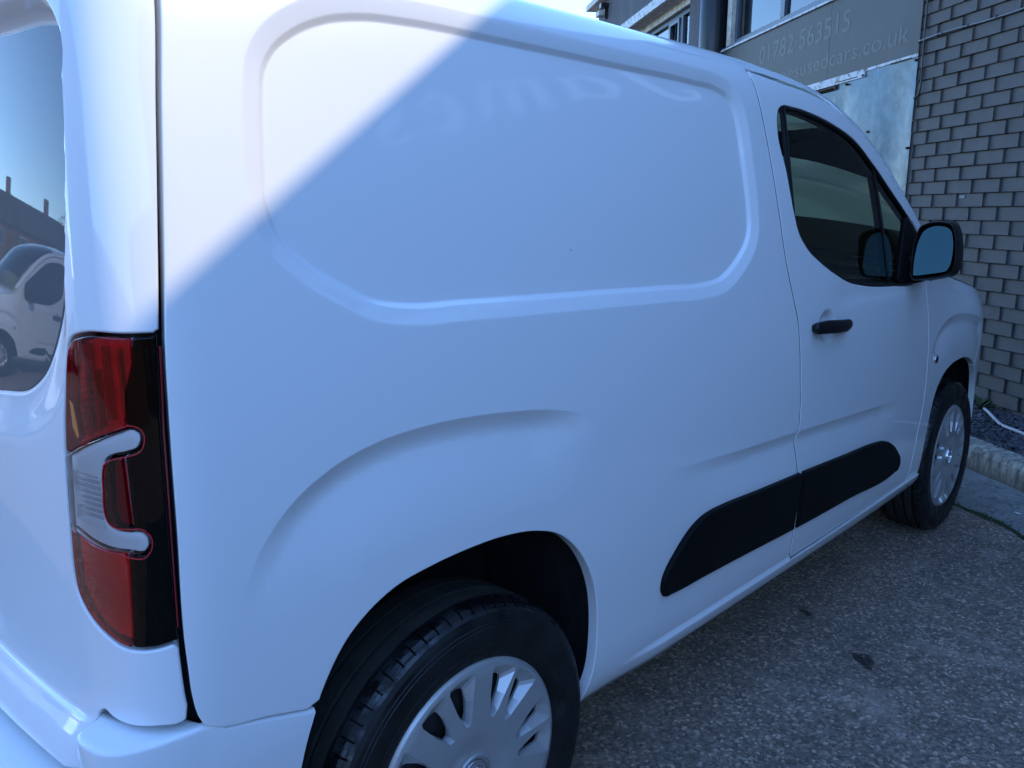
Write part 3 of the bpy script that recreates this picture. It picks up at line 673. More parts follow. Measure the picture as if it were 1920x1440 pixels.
def poly_clip(P, Q):
    """points of closed polygon P clipped inside closed polygon Q via delaunay-free approach: returns ordered boundary of the intersection (both star-like here)"""
    pts = []
    n = len(P); m_ = len(Q)
    ins = inside(Q, P)
    out = []
    for i in range(n):
        a, b = P[i], P[(i+1) % n]
        if ins[i]: out.append(a)
        if ins[i] != ins[(i+1) % n]:
            for j in range(m_):
                c, d = Q[j], Q[(j+1) % m_]; r = b-a; s = d-c; den = r[0]*s[1]-r[1]*s[0]
                if abs(den) < 1e-15: continue
                t = ((c-a)[0]*s[1]-(c-a)[1]*s[0])/den; w_ = ((c-a)[0]*r[1]-(c-a)[1]*r[0])/den
                if 0 <= t <= 1 and 0 <= w_ <= 1: out.append(a+t*r); break
    out = np.array(out)
    # insert the part of Q inside P between exit and entry points
    inQ = Q[inside(P, Q)]
    j = np.argmax(np.linalg.norm(out-np.roll(out, 1, 0), axis=1)); out = np.roll(out, -j, 0)
    if len(inQ):
        jq = np.argmax(np.linalg.norm(inQ-np.roll(inQ, 1, 0), axis=1)); inQ = np.roll(inQ, -jq, 0)
        if np.linalg.norm(inQ[0]-out[-1]) > np.linalg.norm(inQ[-1]-out[-1]): inQ = inQ[::-1]
        out = np.concatenate([out, inQ])
    return out
def dk(v): return np.interp(v, [.76, .80, .90, .93, 1.02, 1.06, 1.10, 1.13, 1.17], [-.570, -.566, -.562, -.545, -.545, -.546, -.541, -.531, -.529])
def clipx(P, left):
    Q = P[(P[:, 0] < dk(P[:, 1])-.0003)] if left else P[(P[:, 0] > dk(P[:, 1])+.0003)]
    j = np.argmax(np.linalg.norm(Q-np.roll(Q, 1, 0), axis=1)); Q = np.roll(Q, -j, 0)
    # follow the divide from the last point back to the first
    vs = np.linspace(Q[-1][1], Q[0][1], 26)[1:-1]; mid = np.stack([dk(vs)+(-.0003 if left else .0003), vs], 1)
    return np.concatenate([Q, mid])
C_in = poly_clip(CSs, lp_)
dark = clipx(lp_, False)
lens_roll = .0022
# outer lens: whole smoked/red shell with the clear C cut through it
left = clipx(lp_, True)
top = left[left[:, 1] > .98]; 
def cut_region(P, vlo=None, vhi=None):
    return P
# upper red = left region above the C, lower red = below the C, inner red = between its arms
up_line = smooth_pts([(-.72, 1.0), (-.665, 1.0085), (-.63, 1.0235), (-.596, 1.0365), (-.56, 1.0495), (-.53, 1.058)], False, .006)
lo_line = smooth_pts([(-.72, .912), (-.665, .9035), (-.64, .8985), (-.603, .8955), (-.563, .8965), (-.53, .8965)], False, .006)
def above(P, line): return P[:, 1] > np.interp(P[:, 0], line[:, 0], line[:, 1])
def seg_region(P, line, up):
    k = above(P, line) == up; Q = P[k]; j = np.argmax(np.linalg.norm(Q-np.roll(Q, 1, 0), axis=1)); Q = np.roll(Q, -j, 0)
    us = np.linspace(Q[-1][0], Q[0][0], 30)[1:-1]; mid = np.stack([us, np.interp(us, line[:, 0], line[:, 1])], 1); return np.concatenate([Q, mid])
red_up = seg_region(left, up_line, True); red_lo = seg_region(left, lo_line, False)
kw = dict(step=.02, roll=lens_roll, flange=.004, mirror=lampo_l)
panel('red_lens', M['lens_red'], lampo, red_up, **kw)
panel('red_lens', M['lens_low'], lampo, red_lo, **kw)
panel('clear_lens', M['lens_clear'], lampo, C_in, base=.0008, **kw)
gap_in = smooth_pts([(-.5325, .9275), (-.56, .9275), (-.578, .928), (-.5875, .933), (-.591, .945), (-.589, .975), (-.586, 1.000), (-.582, 1.008), (-.572, 1.0145), (-.551, 1.0205), (-.532, 1.0275)], False, .005)
dark2 = np.concatenate([dark])
# smoked part: right region plus the bay between the arms of the C
hole_zone = inset(CSs, -.0012)
dk_keep = dark[~inside(hole_zone, dark)]
darkU = np.array([(-.5275, 1.060)]); 
dl = np.concatenate([
    [(dk(1.0)*0-.529, 1.158)], resample([(-.529, 1.158), (-.531, 1.132), (-.541, 1.10), (-.546, 1.0585)], .01, False)[1:],
    [(-.535, 1.0555), (-.5285, 1.050), (-.5275, 1.037), (-.5315, 1.0275)], [q for q in gap_in[::-1][1:-1] if q[0] > -.550 and q[1] > 1.0], [(-.5505, 1.018), (-.5505, .930)], [q for q in gap_in[::-1][1:-1] if q[0] > -.550 and q[1] < 1.0], [(-.5325, .9275), (-.532, .919), (-.532, .906), (-.538, .8965), (-.5615, .8955)],
    resample([(-.562, .88), (-.566, .80), (-.568, .7765)], .01, False)])
rb = lp_[(lp_[:, 0] > -.566)]; jb = np.argmax(np.linalg.norm(rb-np.roll(rb, 1, 0), axis=1)); rb = np.roll(rb, -jb, 0)
if np.linalg.norm(rb[0]-dl[-1]) > np.linalg.norm(rb[-1]-dl[-1]): rb = rb[::-1]
rb = rb[(rb[:, 0] > -.527) | (rb[:, 1] < .9)]
dark_poly = np.concatenate([dl, rb])
panel('smoked_lens', M['lens_dark'], lampo, dark_poly, **kw)
bay = np.array([q for q in gap_in if q[0] < -.5512]); panel('red_lens', M['lens_mid'], lampo, resample(bay, .01), **kw)
panel('reflector', M['lampgrey'], lampo, inset(resample(bay, .01), .002), D=lambda u, v: -.016+.0008*np.sin(u*420), step=.006, roll=0, flange=.004, mirror=lampo_l)
# lamp internals
def bz(x): return x
def back_red(u, v): return -.018+.0012*np.sin(u*260)*sm(v, 1.0, 1.03)+.0004*np.sin(v*900)
panel('reflector', M['lampgrey'], lampo, inset(red_up, .003), D=back_red, step=.006, roll=0, flange=.004, mirror=lampo_l)
panel('reflector', M['lampgrey'], lampo, inset(red_lo, .003), D=lambda u, v: -.014+.00035*np.sin(v*1100)+.004*sm(-u, .60, .603), step=.006, roll=0, flange=.004, mirror=lampo_l)
panel('reflector', M['lampgrey'], lampo, inset(C_in, .002), D=lambda u, v: -.006-.020*sm(-u, .603, .612)*(1-sm(-u, .664, .672))*(v > .922)*(v < .985), step=.004, roll=.0015, flange=.006, mirror=lampo_l)
for i in range(9):
    v = .925+i*.0075; P = rounded([(-.668, v), (-.668, v+.0016), (-.604, v+.0044), (-.604, v+.0026)], .0004, .02)
    panel('lens_rib', M['lampgrey'], lampo, P, base=-.010, step=.05, roll=0, flange=.012, mirror=lampo_l)
for i in range(10):
    v = 1.03+i*.0085; P = np.array([(-.640, v-.006), (-.640, v-.0045), (-.600, v+.0095), (-.600, v+.008)])
    panel('lens_rib', M['lens_rim'], lampo, resample(P, .02), base=-.012, step=.05, roll=0, flange=.006, mirror=lampo_l)
panel('amber_bulb', M['amber'], lampo, rounded([(-.644, 1.082), (-.634, 1.074), (-.627, 1.036), (-.632, 1.030), (-.643, 1.045)], .002, .01), base=.0004, step=.01, roll=.002, flange=.006, mirror=lampo_l)
for (uu, vv0, vv1, mm) in ((-.612, 1.045, 1.150, 'refl'), (-.575, 1.06, 1.15, 'refl'), (-.552, 1.06, 1.148, 'lens_rim'), (-.596, 1.05, 1.12, 'lens_rim')):
    P = rounded([(uu-.002, vv0), (uu-.002, vv1), (uu+.0025, vv1), (uu+.004, vv0)], .001, .01); panel('lamp_rib', M[mm], lampo, P, base=-.008, step=.02, roll=.001, flange=.010, mirror=lampo_l)
# red rim line inside the smoked area and round the C
rl = resample([(-.4985, 1.150), (-.5045, 1.05), (-.5075, .95), (-.5095, .88), (-.5105, .80)], .01, False)
panel('lens_edge_band', M['lens_band'], lampo, np.concatenate([rl, np.array([(-.5075, .80), (-.5065, .88), (-.5045, .95), (-.5015, 1.05), (-.4945, 1.150)])+np.array([-.0012, 0])]), base=.0004, step=.05, roll=0, flange=.002, mirror=lampo_l)
panel('lens_edge_line', M['lens_rim'], lampo, np.concatenate([rl, (rl+np.array([.0006, 0]))[::-1]]), base=.0010, step=.05, roll=0, flange=.002, mirror=lampo_l)
cr = smooth_pts([(-.56, 1.0510), (-.537, 1.0560), (-.5280, 1.051), (-.5268, 1.037), (-.5315, 1.0268), (-.551, 1.0198), (-.5725, 1.0135), (-.5835, 1.0065), (-.5865, .998), (-.5895, .975), (-.5915, .947), (-.5880, .9345), (-.578, .9285), (-.56, .9280), (-.538, .9280), (-.5315, .9215), (-.5312, .905), (-.5375, .8955), (-.57, .8945)], False, .005)
panel('lens_edge_line', M['lens_rim'], lampo, np.concatenate([cr, offset(cr, -.0013)[::-1]]), base=.0012, step=.05, roll=0, flange=.002, mirror=lampo_l)

# rear bumper: corner blocks + step
def bumper():
    ia = ARCH_R[:np.argmax(ARCH_R[:, 1])]; AZ = ia[:, 1]; AU = ia[:, 0]; AZ = np.concatenate([[.29], AZ]); AU = np.concatenate([[-.378], AU])
    us = np.linspace(-.3225, -.485, 14)
    rows = []
    # stations: (x, y, ztop, inner x, inner y)
    st = []
    seamv = lambda u: np.interp(u, GAPR[::-1][:30, 0], GAPR[::-1][:30, 1]) if False else np.interp(u, [-.487, -.473, -.404, -.330], [.6535, .6455, .6285, .6100])
    for u in us:
        b = S(np.array(u), np.array(.60)); st.append((b[0], b[1], seamv(u), b[0], b[1]+.012))
    for (x, y, ix_, iy) in [(-.50, -.9505, -.495, -.925), (-.52, -.9485, -.505, -.90), (-.545, -.9445, -.515, -.885), (-.568, -.938, -.525, -.875), (-.586, -.929, -.535, -.865), (-.599, -.917, -.542, -.856), (-.607, -.902, -.548, -.850), (-.611, -.885, -.552, -.843), (-.613, -.868, -.556, -.838), (-.612, -.855, -.560, -.832), (-.606, -.846, -.563, -.828), (-.59, -.838, -.566, -.824), (-.57, -.830, -.568, -.820)]:
        st.append((x, y, .6555, ix_, iy))
    S_ = np.array(st, float); S_[12:15, 2] = [.6535, .6545, .655]
    tg = np.gradient(S_[:, :2], axis=0); tg /= np.linalg.norm(tg, axis=1)[:, None]; nn = np.stack([tg[:, 1], -tg[:, 0]], 1)  # outward?
    if (nn[0]@np.array([0, -1])) < 0: nn = -nn
    V = []; W_ = 0; r = .007
    for (x, y, zt, ix_, iy), n in zip(S_, nn):
        row = []
        wa = max(0., min(1., (x+.487)/.152))
        au = lambda z: (float(np.interp(z, AZ, AU))+.3225)*wa
        for z in np.arange(.30, .59, .0145):
            i = float(prof(np.array(z))[1])-.002; z_ = min(z, zt-.03)
            row.append((x-n[0]*i*1.+au(z_), y-n[1]*i*1., z_))
        x = x+au(zt-r); row.append((x, y, zt-r))
        for a in (20, 40, 60, 80): 
            a = R(a); row.append((x-n[0]*r*(1-math.cos(a)), y-n[1]*r*(1-math.cos(a)), zt-r+r*math.sin(a)))
        px, py = row[-1][0], row[-1][1]; ix_ = ix_+au(zt-r)
        for t in (.12, .4, .7, 1.): row.append((px+(ix_-px)*t, py+(iy-py)*t, zt))
        row.append((ix_, iy, zt-.05 if wa < .02 else zt-.006)); V += row; W_ = len(row)
    F = [(i*W_+j, i*W_+j+1, (i+1)*W_+j+1, (i+1)*W_+j) for i in range(len(S_)-1) for j in range(W_-1)]
    o = mk('rear_bumper_corner', V, F, M['paint'], VAN, smooth=True)
    V2 = [(x, -y, z) for x, y, z in V]; mk('rear_bumper_corner', V2, [f[::-1] for f in F], M['paint'], VAN, smooth=True)
    # centre step
    MBc = []; ys = np.linspace(-.87, .87, 41); V = []
    for y in ys:
        xo = -.700+.080*(abs(y)/.87)**7; row = [(-.50, y, .557), (-.56, y, .557), (-.64, y, .557), (xo+.014, y, .557), (xo+.006, y, .5545), (xo+.0015, y, .549), (xo, y, .541), (xo-.006, y, .46), (xo-.002, y, .38), (xo+.03, y, .31), (xo+.06, y, .29)]
        V += row; W_ = len(row)
    F = [(i*W_+j, (i+1)*W_+j, (i+1)*W_+j+1, i*W_+j+1) for i in range(len(ys)-1) for j in range(W_-1)]
    mk('rear_bumper_step', V, F, M['paint'], VAN, smooth=True)
bumper()
# tiny dark boxes added to shade the rear gaps and the corner underside
for sy in (-1, 1):
    mb = MB(); mb.box((-.53, min(sy*.90, sy*.70), .50), (-.40, max(sy*.90, sy*.70), .64)); mb.build('dark_gap_filler', M['inner'], VAN)
# under body
mb = MB(); mb.box((-.50, -.60, .27), (3.35, .60, .34)); mb.box((.42, -.885, .285), (2.24, .885, .33)); mb.build('floor_pan', M['inner'], VAN)
# arch liners
def liner(poly, nm, xc):
    for s in (1, -1):
        P3 = S(poly[:, 0], poly[:, 1]); c = np.array([xc, 0, .32]); V = []; n = len(poly)
        for (yo, gr) in ((.004, .0), (.03, .018), (.08, .03), (.20, .035), (.36, .035)):
            for p in P3:
                d = (p-c)*np.array([1, 0, 1]); d /= np.linalg.norm(d); V.append((p[0]+d[0]*gr, (p[1]+yo)*s, p[2]+d[2]*gr))
        F = [(k*n+i, k*n+i+1, (k+1)*n+i+1, (k+1)*n+i) for k in range(4) for i in range(n-1)]
        V.append((xc, (P3[0][1]+.36)*s, .25)); F += [(4*n+i, 4*n+i+1, len(V)-1) for i in range(n-1)]
        mk(nm, V, F, M['liner'], VAN, smooth=False)
liner(np.concatenate([ARCH_R]), 'arch_liner', 0.); liner(ARCH_F, 'arch_liner', 2.72)

# wheels -------------------------------------------------------------
RT, RW = .322, .2150
def wheel_meshes():
    """local frame: axle = y, outer side = -y, rim plane at y=0"""
    T = {}
    P = []   # (y, r, kind) from the bead outwards over the tread
    prof_t = [(.006, .2140), (.001, .2165), (-.002, .2205), (-.0035, .2230), (-.0032, .2245), (-.0065, .2300), (-.0095, .2400), (-.0105, .2450), (-.0098, .2462), (-.0112, .2560), (-.0118, .2680), (-.0108, .2790), (-.0098, .2800), (-.0092, .2860), (-.0080, .2868), (-.0055, .2945), (-.0010, .3020), (.0035, .3065), (.0050, .3074), (.0075, .3108), (.014, .3148), (.021, .3172), (.0285, .3187), (.0300, .3190), (.0305, .3120), (.0365, .3120), (.0370, .3197), (.0650, .3208), (.0655, .3135), (.0745, .3135), (.0750, .3212), (.1000, .3215), (.1050, .3215), (.1055, .3140), (.1145, .3140), (.1150, .3210), (.1450, .3200), (.1455, .3130), (.1515, .3130), (.1520, .3192), (.165, .3165), (.178, .3110), (.188, .300), (.194, .275), (.188, .24), (.178, .216)]
    NP = 72; frac = [0, .05, .06, .09, .10, .5, .55, .56]
    ang = [(p+f)/NP*2*math.pi for p in range(NP) for f in (0, .40, .42, .52, .54, .78)]
    V = []; W_ = len(prof_t); kdx = {2: 1, 3: 1}
    for ai, a in enumerate(ang):
        k = ai % 6
        for pi_, (y, r) in enumerate(prof_t):
            if k in (2, 3) and .0015 < y < .0292 and r > .305: r -= .0075*min(1., (y-.0035)/.005)      # shoulder sipes
            if k in (2, 3) and .145 < y < .185 and r > .30: r -= .004
            if k in (2, 3) and (.040 < y < .060) : r -= .0
            V.append((r*math.cos(a), y, r*math.sin(a)))
    n = len(ang); F = [(i*W_+j, i*W_+j+1, ((i+1) % n)*W_+j+1, ((i+1) % n)*W_+j) for i in range(n) for j in range(W_-1)]
    T['tyre'] = (V, F)
    # steel rim barrel + backing
    rp = [(.004, .2145), (.010, .206), (.022, .200), (.06, .190), (.10, .186), (.15, .188), (.18, .205), (.18, .214)]; V = []
    for i in range(64):
        a = 2*math.pi*i/64; V += [(r*math.cos(a), y, r*math.sin(a)) for y, r in rp]
    W_ = len(rp); F = [(i*W_+j, i*W_+j+1, ((i+1) % 64)*W_+j+1, ((i+1) % 64)*W_+j) for i in range(64) for j in range(W_-1)]
    dv = []; m0 = len(V)
    for rr, yy in ((.196, .035), (.16, .020), (.11, .024), (.06, .040), (.0, .040)):
        for i in range(64): a = 2*math.pi*i/64; V.append((rr*math.cos(a), yy, rr*math.sin(a)))
    for k in range(4):
        for i in range(64): j = (i+1) % 64; F.append((m0+k*64+i, m0+k*64+j, m0+(k+1)*64+j, m0+(k+1)*64+i))
    T['rim'] = (V, F)
    return T
WT = wheel_meshes()
def capprof(r):   # y of the hub cap face (negative = outwards)
    return np.interp(r, [0, .03, .045, .06, .085, .11, .15, .19, .205, .2115, .2150], [-.004, -.004, -.0005, -.0030, -.0075, -.0085, -.0080, -.0070, -.0060, -.0035, .001])
def cap_mesh():

    outer = np.array([(RW*math.cos(a), RW*math.sin(a)) for a in np.linspace(0, 2*math.pi, 160, endpoint=False)])
    loops = [outer]; walls = []
    for pr in range(7):
        c = 10.6+pr*51.43
        for side_ in (+10.2, -10.2):
            ph = c+side_
            def pt(r, a): a = R(ph+a); return np.array([r*math.cos(a), r*math.sin(a)])
            # outline (face level) and hole (recessed), both clockwise lists of matching points
            oc = [pt(.108, 2.5), pt(.150, 6.6), pt(.192, 7.2), pt(.2005, 6.0), pt(.2020, -1.5), pt(.2010, -8.6), pt(.195, -10.2), pt(.150, -11.4), pt(.118, -9.5), pt(.106, -5.0)]; oc = [pt(.110, 2.5), pt(.150, 7.2), pt(.192, 8.3), pt(.2005, 7.2), pt(.2025, -1.0), pt(.2015, -9.3), pt(.193, -9.8), pt(.150, -7.6), pt(.120, -5.2), pt(.108, -2.5)]
            hc = [pt(.114, 2.6), pt(.150, 7.1), pt(.177, 7.8), pt(.184, 6.9), pt(.183, 1.0), pt(.179, -2.8), pt(.172, -3.8), pt(.150, -5.0), pt(.126, -4.4), pt(.113, -1.8)]
            loops.append(resample(oc, .006)); walls.append((oc, hc))
    pts = []; edges = []; k = 0
    for l in loops:
        n = len(l); pts += list(l); edges += [(k+i, k+(i+1) % n) for i in range(n)]; k += n
    for r in (.02, .03, .038, .045, .052, .06, .075, .09, .10):
        n = max(12, int(r*2*math.pi/.006)); pts += [np.array((r*math.cos(a), r*math.sin(a))) for a in np.linspace(0, 2*math.pi, n, endpoint=False)]
    for r in (.2075, .2115): pts += [np.array((r*math.cos(a), r*math.sin(a))) for a in np.linspace(0, 2*math.pi, 160, endpoint=False)]
    pts.append(np.array((0., 0.)))
    vo, eo, fo, *_ = geometry.delaunay_2d_cdt([Vector(p) for p in pts], edges, [], 0, 1e-6)
    V2 = np.array([(v.x, v.y) for v in vo]); F = np.array([f for f in fo if len(f) == 3]); c = V2[F].mean(1); ok = inside(outer, c)
    for h in loops[1:]: ok &= ~inside(h, c)
    F = F[ok]; a = V2[F[:, 1]]-V2[F[:, 0]]; b = V2[F[:, 2]]-V2[F[:, 0]]; fl = (a[:, 0]*b[:, 1]-a[:, 1]*b[:, 0]) < 0; F[fl] = F[fl][:, ::-1]
    r = np.hypot(V2[:, 0], V2[:, 1]); y = capprof(r); V = np.stack([V2[:, 0], y, V2[:, 1]], 1)
    dy = (capprof(r+.002)-capprof(r-.002))/.004; Nn = np.stack([dy*V2[:, 0]/(r+1e-9), -np.ones(len(r)), dy*V2[:, 1]/(r+1e-9)], 1); Nn /= np.linalg.norm(Nn, axis=1)[:, None]
    V = list(map(tuple, V)); NN = list(map(tuple, Nn)); FF = [tuple(f) for f in F]
    for oc, hc in walls:
        n = len(oc)
        A = [np.array((p[0], float(capprof(np.hypot(*p))), p[1])) for p in oc]; B = [np.array((p[0], .007, p[1])) for p in hc]; Cc = [np.array((p[0], .012, p[1])) for p in hc]
        cen = (sum(B)/n)
        for X, Y in ((A, B), (B, Cc)):
            for i in range(n):
                j = (i+1) % n; q = [X[i], X[j], Y[j], Y[i]]; nn = np.cross(q[1]-q[0], q[3]-q[0]); nn /= np.linalg.norm(nn)+1e-9
                mid = sum(q)/4
                if nn@(cen-mid) < 0: nn = -nn; q = q[::-1]
                k = len(V); V += [tuple(p) for p in q]; NN += [tuple(nn)]*4; FF.append((k, k+1, k+2, k+3))
    k = len(V)   # outer lip
    for (rr, yy) in ((RW, .001), (RW, .008)):
        for a in np.linspace(0, 2*math.pi, 160, endpoint=False): V.append((rr*math.cos(a), yy, rr*math.sin(a))); NN.append((math.cos(a), -.3, math.sin(a)))
    for i in range(160): j = (i+1) % 160; FF.append((k+i, k+160+i, k+160+j, k+j))
    return V, FF, NN
def ring_mesh(r0, r1, y0, y1, n=48):
    V = []; F = []
    for (r, y) in ((r0, y0+.001), (r0+.001, y1), (r1-.001, y1), (r1, y0)):
        V += [(r*math.cos(2*math.pi*i/n), y, r*math.sin(2*math.pi*i/n)) for i in range(n)]
    for k in range(3):
        for i in range(n): j = (i+1) % n; F.append((k*n+i, k*n+j, (k+1)*n+j, (k+1)*n+i))
    return V, F
def cut_faces(F): return F
cV, cF, cN = cap_mesh()
def make_wheel(loc, rz, flip=False):
    rimo = mk('wheel', *WT['rim'], M['steel'], VAN, smooth=True); rimo.location = loc; rimo.rotation_euler = (0, R(4.0), rz+(math.pi if flip else 0))
    if 'me' not in WT:
        ty = mk('tyre', *WT['tyre'], M['tyre'], rimo, smooth=False); WT['me'] = ty.data; ty.data.materials.append(M['tread']); ty.data.materials.append(M['shoulder'])
        for p_ in ty.data.polygons:
            c_ = p_.center; rr = math.hypot(c_.x, c_.z)
            p_.material_index = 1 if (.030 < c_.y < .155 and rr > .3165) else (2 if c_.y < .030 and rr > .300 else 0)
    else: link(bpy.data.objects.new('tyre', WT['me']), rimo)
    mk('hub_cap', cV, cF, M['cap'], rimo, normals=cN)
    mk('emblem_ring', *ring_mesh(.027, .0325, -.004, -.0085), M['chrome'], rimo, smooth=False)
    mk('emblem_ring', *ring_mesh(.0365, .0395, -.002, -.005), M['cap'], rimo, smooth=False)
    # beast-like emblem inside the ring: a raised curved figure
    mb = MB()
    for pts, r in (([(-.018, -.0065, -.004), (-.012, -.007, .004), (-.004, -.007, .006), (.004, -.007, .002), (.012, -.007, .004), (.018, -.0065, .010)], .0024), ([(-.016, -.0065, -.012), (-.006, -.007, -.006), (.006, -.007, -.007), (.016, -.0065, -.011)], .0022), ([(-.008, -.0065, .008), (-.002, -.007, .015), (.008, -.007, .017), (.014, -.0065, .013)], .0020)):
        mb.tube(pts, r, 8)
    mb.build('emblem_figure', M['chrome'], rimo, smooth=True)
    return rimo
w_rr = make_wheel((0, -.936, .3185), 0)
w_fr = make_wheel((2.785, -.878, .3185), .018)
def copy_tree(o, parent=None):
    c = o.copy(); COL.objects.link(c); c.parent = parent
    for ch in list(o.children): copy_tree(ch, c)
    return c
for src, x, y in ((w_rr, 0, .936), (w_fr, 2.785, .878)):
    c = copy_tree(src, VAN); c.location = (x, y, .3185); c.rotation_euler = (0, R(4), math.pi)
# brake drum / axle hints
for xa in (0, 2.785):
    mb = MB(); mb.tube([(xa, -.85, .32), (xa, -.721, .32), (xa, -.72, .32), (xa, .72, .32), (xa, .721, .32), (xa, .85, .32)], [.13, .13, .04, .04, .13, .13], 24); mb.build('axle', M['brake'], VAN)

# door mirrors --------------------------------------------------------
def door_mirror(s, par):
    M0 = np.array([1.98, -1.02, 1.17]); n = np.array([-1, -.12, .05]); n /= np.linalg.norm(n)
    r = np.array([-.119, .993, 0.]); u = np.array([.049, .006, .999])
    fx = np.array([1., s, 1.])
    HO = smooth_pts([(.084, -.060), (.085, -.028), (.086, .025), (.081, .067), (.069, .100), (.047, .111), (.005, .114), (-.018, .108), (-.030, .086), (-.038, .051), (-.042, .001), (-.040, -.028), (-.030, -.046), (-.004, -.058), (.03, -.066), (.06, -.070), (.078, -.071)], True, .006)
    cen = HO.mean(0)
    V = []; k = len(HO); st = [(.000, .965), (-.004, .985), (-.001, 1.0), (.015, 1.03), (.045, 1.045), (.070, 1.0), (.090, .88), (.103, .68), (.110, .40), (.112, .05)]
    for dpt, sc in st:
        for p in HO:
            q = cen+(p-cen)*sc; P = M0+r*q[0]+u*q[1]-n*dpt; 
            # outer side sweeps outward as it goes forward
            P = P+np.array([0, -1, 0])*.010*sm(np.array(dpt), 0, .05)*(1-sm(np.array(dpt), .07, .11))
            V.append(P*fx)
    F = [(a*k+i, a*k+(i+1) % k, (a+1)*k+(i+1) % k, (a+1)*k+i) for a in range(len(st)-1) for i in range(k)]
    # inner lip back to the glass
    base = len(V)
    for dpt, sc in ((.002, .94), (.012, .925)):
        for p in HO: q = cen+(p-cen)*sc; V.append((M0+r*q[0]+u*q[1]-n*dpt)*fx)
    for i in range(k): j = (i+1) % k; F += [(i, base+i, base+j, j), (base+i, base+k+i, base+k+j, base+j)]
    if s < 0: F = [f[::-1] for f in F]
    F = [f[::-1] for f in F]
    h = mk('door_mirror', V, F, M['plastic_gloss'], par, smooth=True)
    GO = smooth_pts([(.077, -.060), (.078, -.046), (.078, .006), (.071, .058), (.058, .089), (.040, .100), (-.003, .102), (-.018, .090), (-.026, .065), (-.030, .007), (-.027, -.021), (-.018, -.040), (.0, -.046), (.037, -.054), (.070, -.060)], True, .008)
    ng = np.array([-.93, -.24, .27]); ng /= np.linalg.norm(ng); c2 = GO.mean(0); V = []
    for p in GO: P = M0+r*p[0]+u*p[1]-n*.006; V.append(P)
    C = sum(V)/len(V); 
    # tilt the glass about its centre
    V = [(C+(P-C)-ng*((P-C)@ng)*.55) for P in V]
    nfit = ng*.55+n*.45
    V = [v*fx for v in V]; cc = C*fx; K = len(V); V.append(cc); F = [(K, i, (i+1) % K) for i in range(K)]
    nn = np.cross(V[0]-cc, V[1]-cc); 
    if nn[0] > 0: F = [f[::-1] for f in F]
    ngm = ng*fx
    mk('mirror_glass', V, F, M['mirror'], h, normals=[ngm]*len(V))
    # arm
    mb = MB(); T = lambda a, b, c_: tuple(np.array([a, b, c_])*fx)
    A = [(1.99, -.895, 1.088), (2.115, -.89, 1.088), (2.105, -.885, 1.20), (2.0, -.885, 1.185)]; B = [(1.985, -.945, 1.084), (2.06, -.945, 1.084), (2.06, -.945, 1.165), (1.985, -.945, 1.155)]; Cx = [(2.0, -.99, 1.108), (2.04, -.99, 1.108), (2.04, -.99, 1.15), (2.0, -.99, 1.145)]
    V = [T(*p) for p in A+B+Cx]; F = [(a*4+i, a*4+(i+1) % 4, (a+1)*4+(i+1) % 4, (a+1)*4+i) for a in range(2) for i in range(4)]+[(0, 1, 2, 3), (8, 11, 10, 9)]
    arm = mk('mirror_arm', V, F, M['plastic'], h); bv = arm.modifiers.new('b', 'BEVEL'); bv.width = .012; bv.segments = 3
    return h
door_mirror(1, door); door_mirror(-1, door_l)

# interior -------------------------------------------------------------
mb = MB(); mb.box((1.03, -.84, .34), (1.06, .84, 1.40)); mb.box((1.03, -.78, 1.401), (1.06, .78, 1.62)); mb.build('bulkhead', M['headliner'], VAN)
def seat(y):
    mb = MB()
    def blob(lo, hi, b=.04):
        mb.box(lo, hi, bev=b)
    mb.box((1.30, y-.25, .62), (1.82, y+.25, .80), bev=.05)
    T = lambda x, yy, z: (x-(z-.75)*.28, yy, z)
    mb.box((1.26, y-.24, .75), (1.40, y+.24, 1.33), T=T, bev=.045)
    mb.box((1.29, y-.13, 1.37), (1.39, y+.13, 1.53), T=T, bev=.04)
    mb.tube([(1.17, y-.06, 1.30), (1.165, y-.06, 1.40)], .008, 8); mb.tube([(1.17, y+.06, 1.30), (1.165, y+.06, 1.40)], .008, 8)
    o = mb.build('seat', M['fabric'], VAN); bv = o.modifiers.new('b', 'BEVEL'); bv.width = .02; bv.segments = 3
for y in (-.42, .42): seat(y)
mb = MB(); mb.box((2.02, -.82, .70), (2.45, .82, 1.06), bev=.05); mb.box((1.96, -.62, .95), (2.12, -.22, 1.09), bev=.03); mb.build('dashboard', M['plastic'], VAN)
V = []; F = []
def torus(c, ax, R0, r0, n=40, m_=8):
    ax = Vector(ax).normalized(); a = ax.cross(Vector((0, 1, 0))).normalized(); b = ax.cross(a); V = []; F = []
    for i in range(n):
        t = 2*math.pi*i/n; d = a*math.cos(t)+b*math.sin(t)
        for j in range(m_):
            q = 2*math.pi*j/m_; V.append(tuple(Vector(c)+d*(R0+r0*math.cos(q))+ax*r0*math.sin(q)))
    F = [(i*m_+j, ((i+1) % n)*m_+j, ((i+1) % n)*m_+(j+1) % m_, i*m_+(j+1) % m_) for i in range(n) for j in range(m_)]
    return V, F
mb = MB(); mb.add(*torus((1.86, -.42, 1.02), (-.9, 0, .43), .18, .015)); mb.tube([(1.86, -.42, 1.02), (2.05, -.42, .93)], .03); mb.box((1.85, -.58, 1.00), (1.88, -.26, 1.04)); mb.build('steering_wheel', M['plastic_gloss'], VAN, smooth=True)
loft('headliner', M['headliner'], np.linspace(-.5, 1.38, 20), np.linspace(1.70, 2.51, 8)).location.z = -.02

# ------------------------------------------------------------------ ground
V = [(-200, -200, 0), (200, -200, 0), (200, 200, 0), (-200, 200, 0)]
gr = mk('ground', V, [(0, 1, 2, 3)], M['asphalt']); tag(gr, kind='structure')

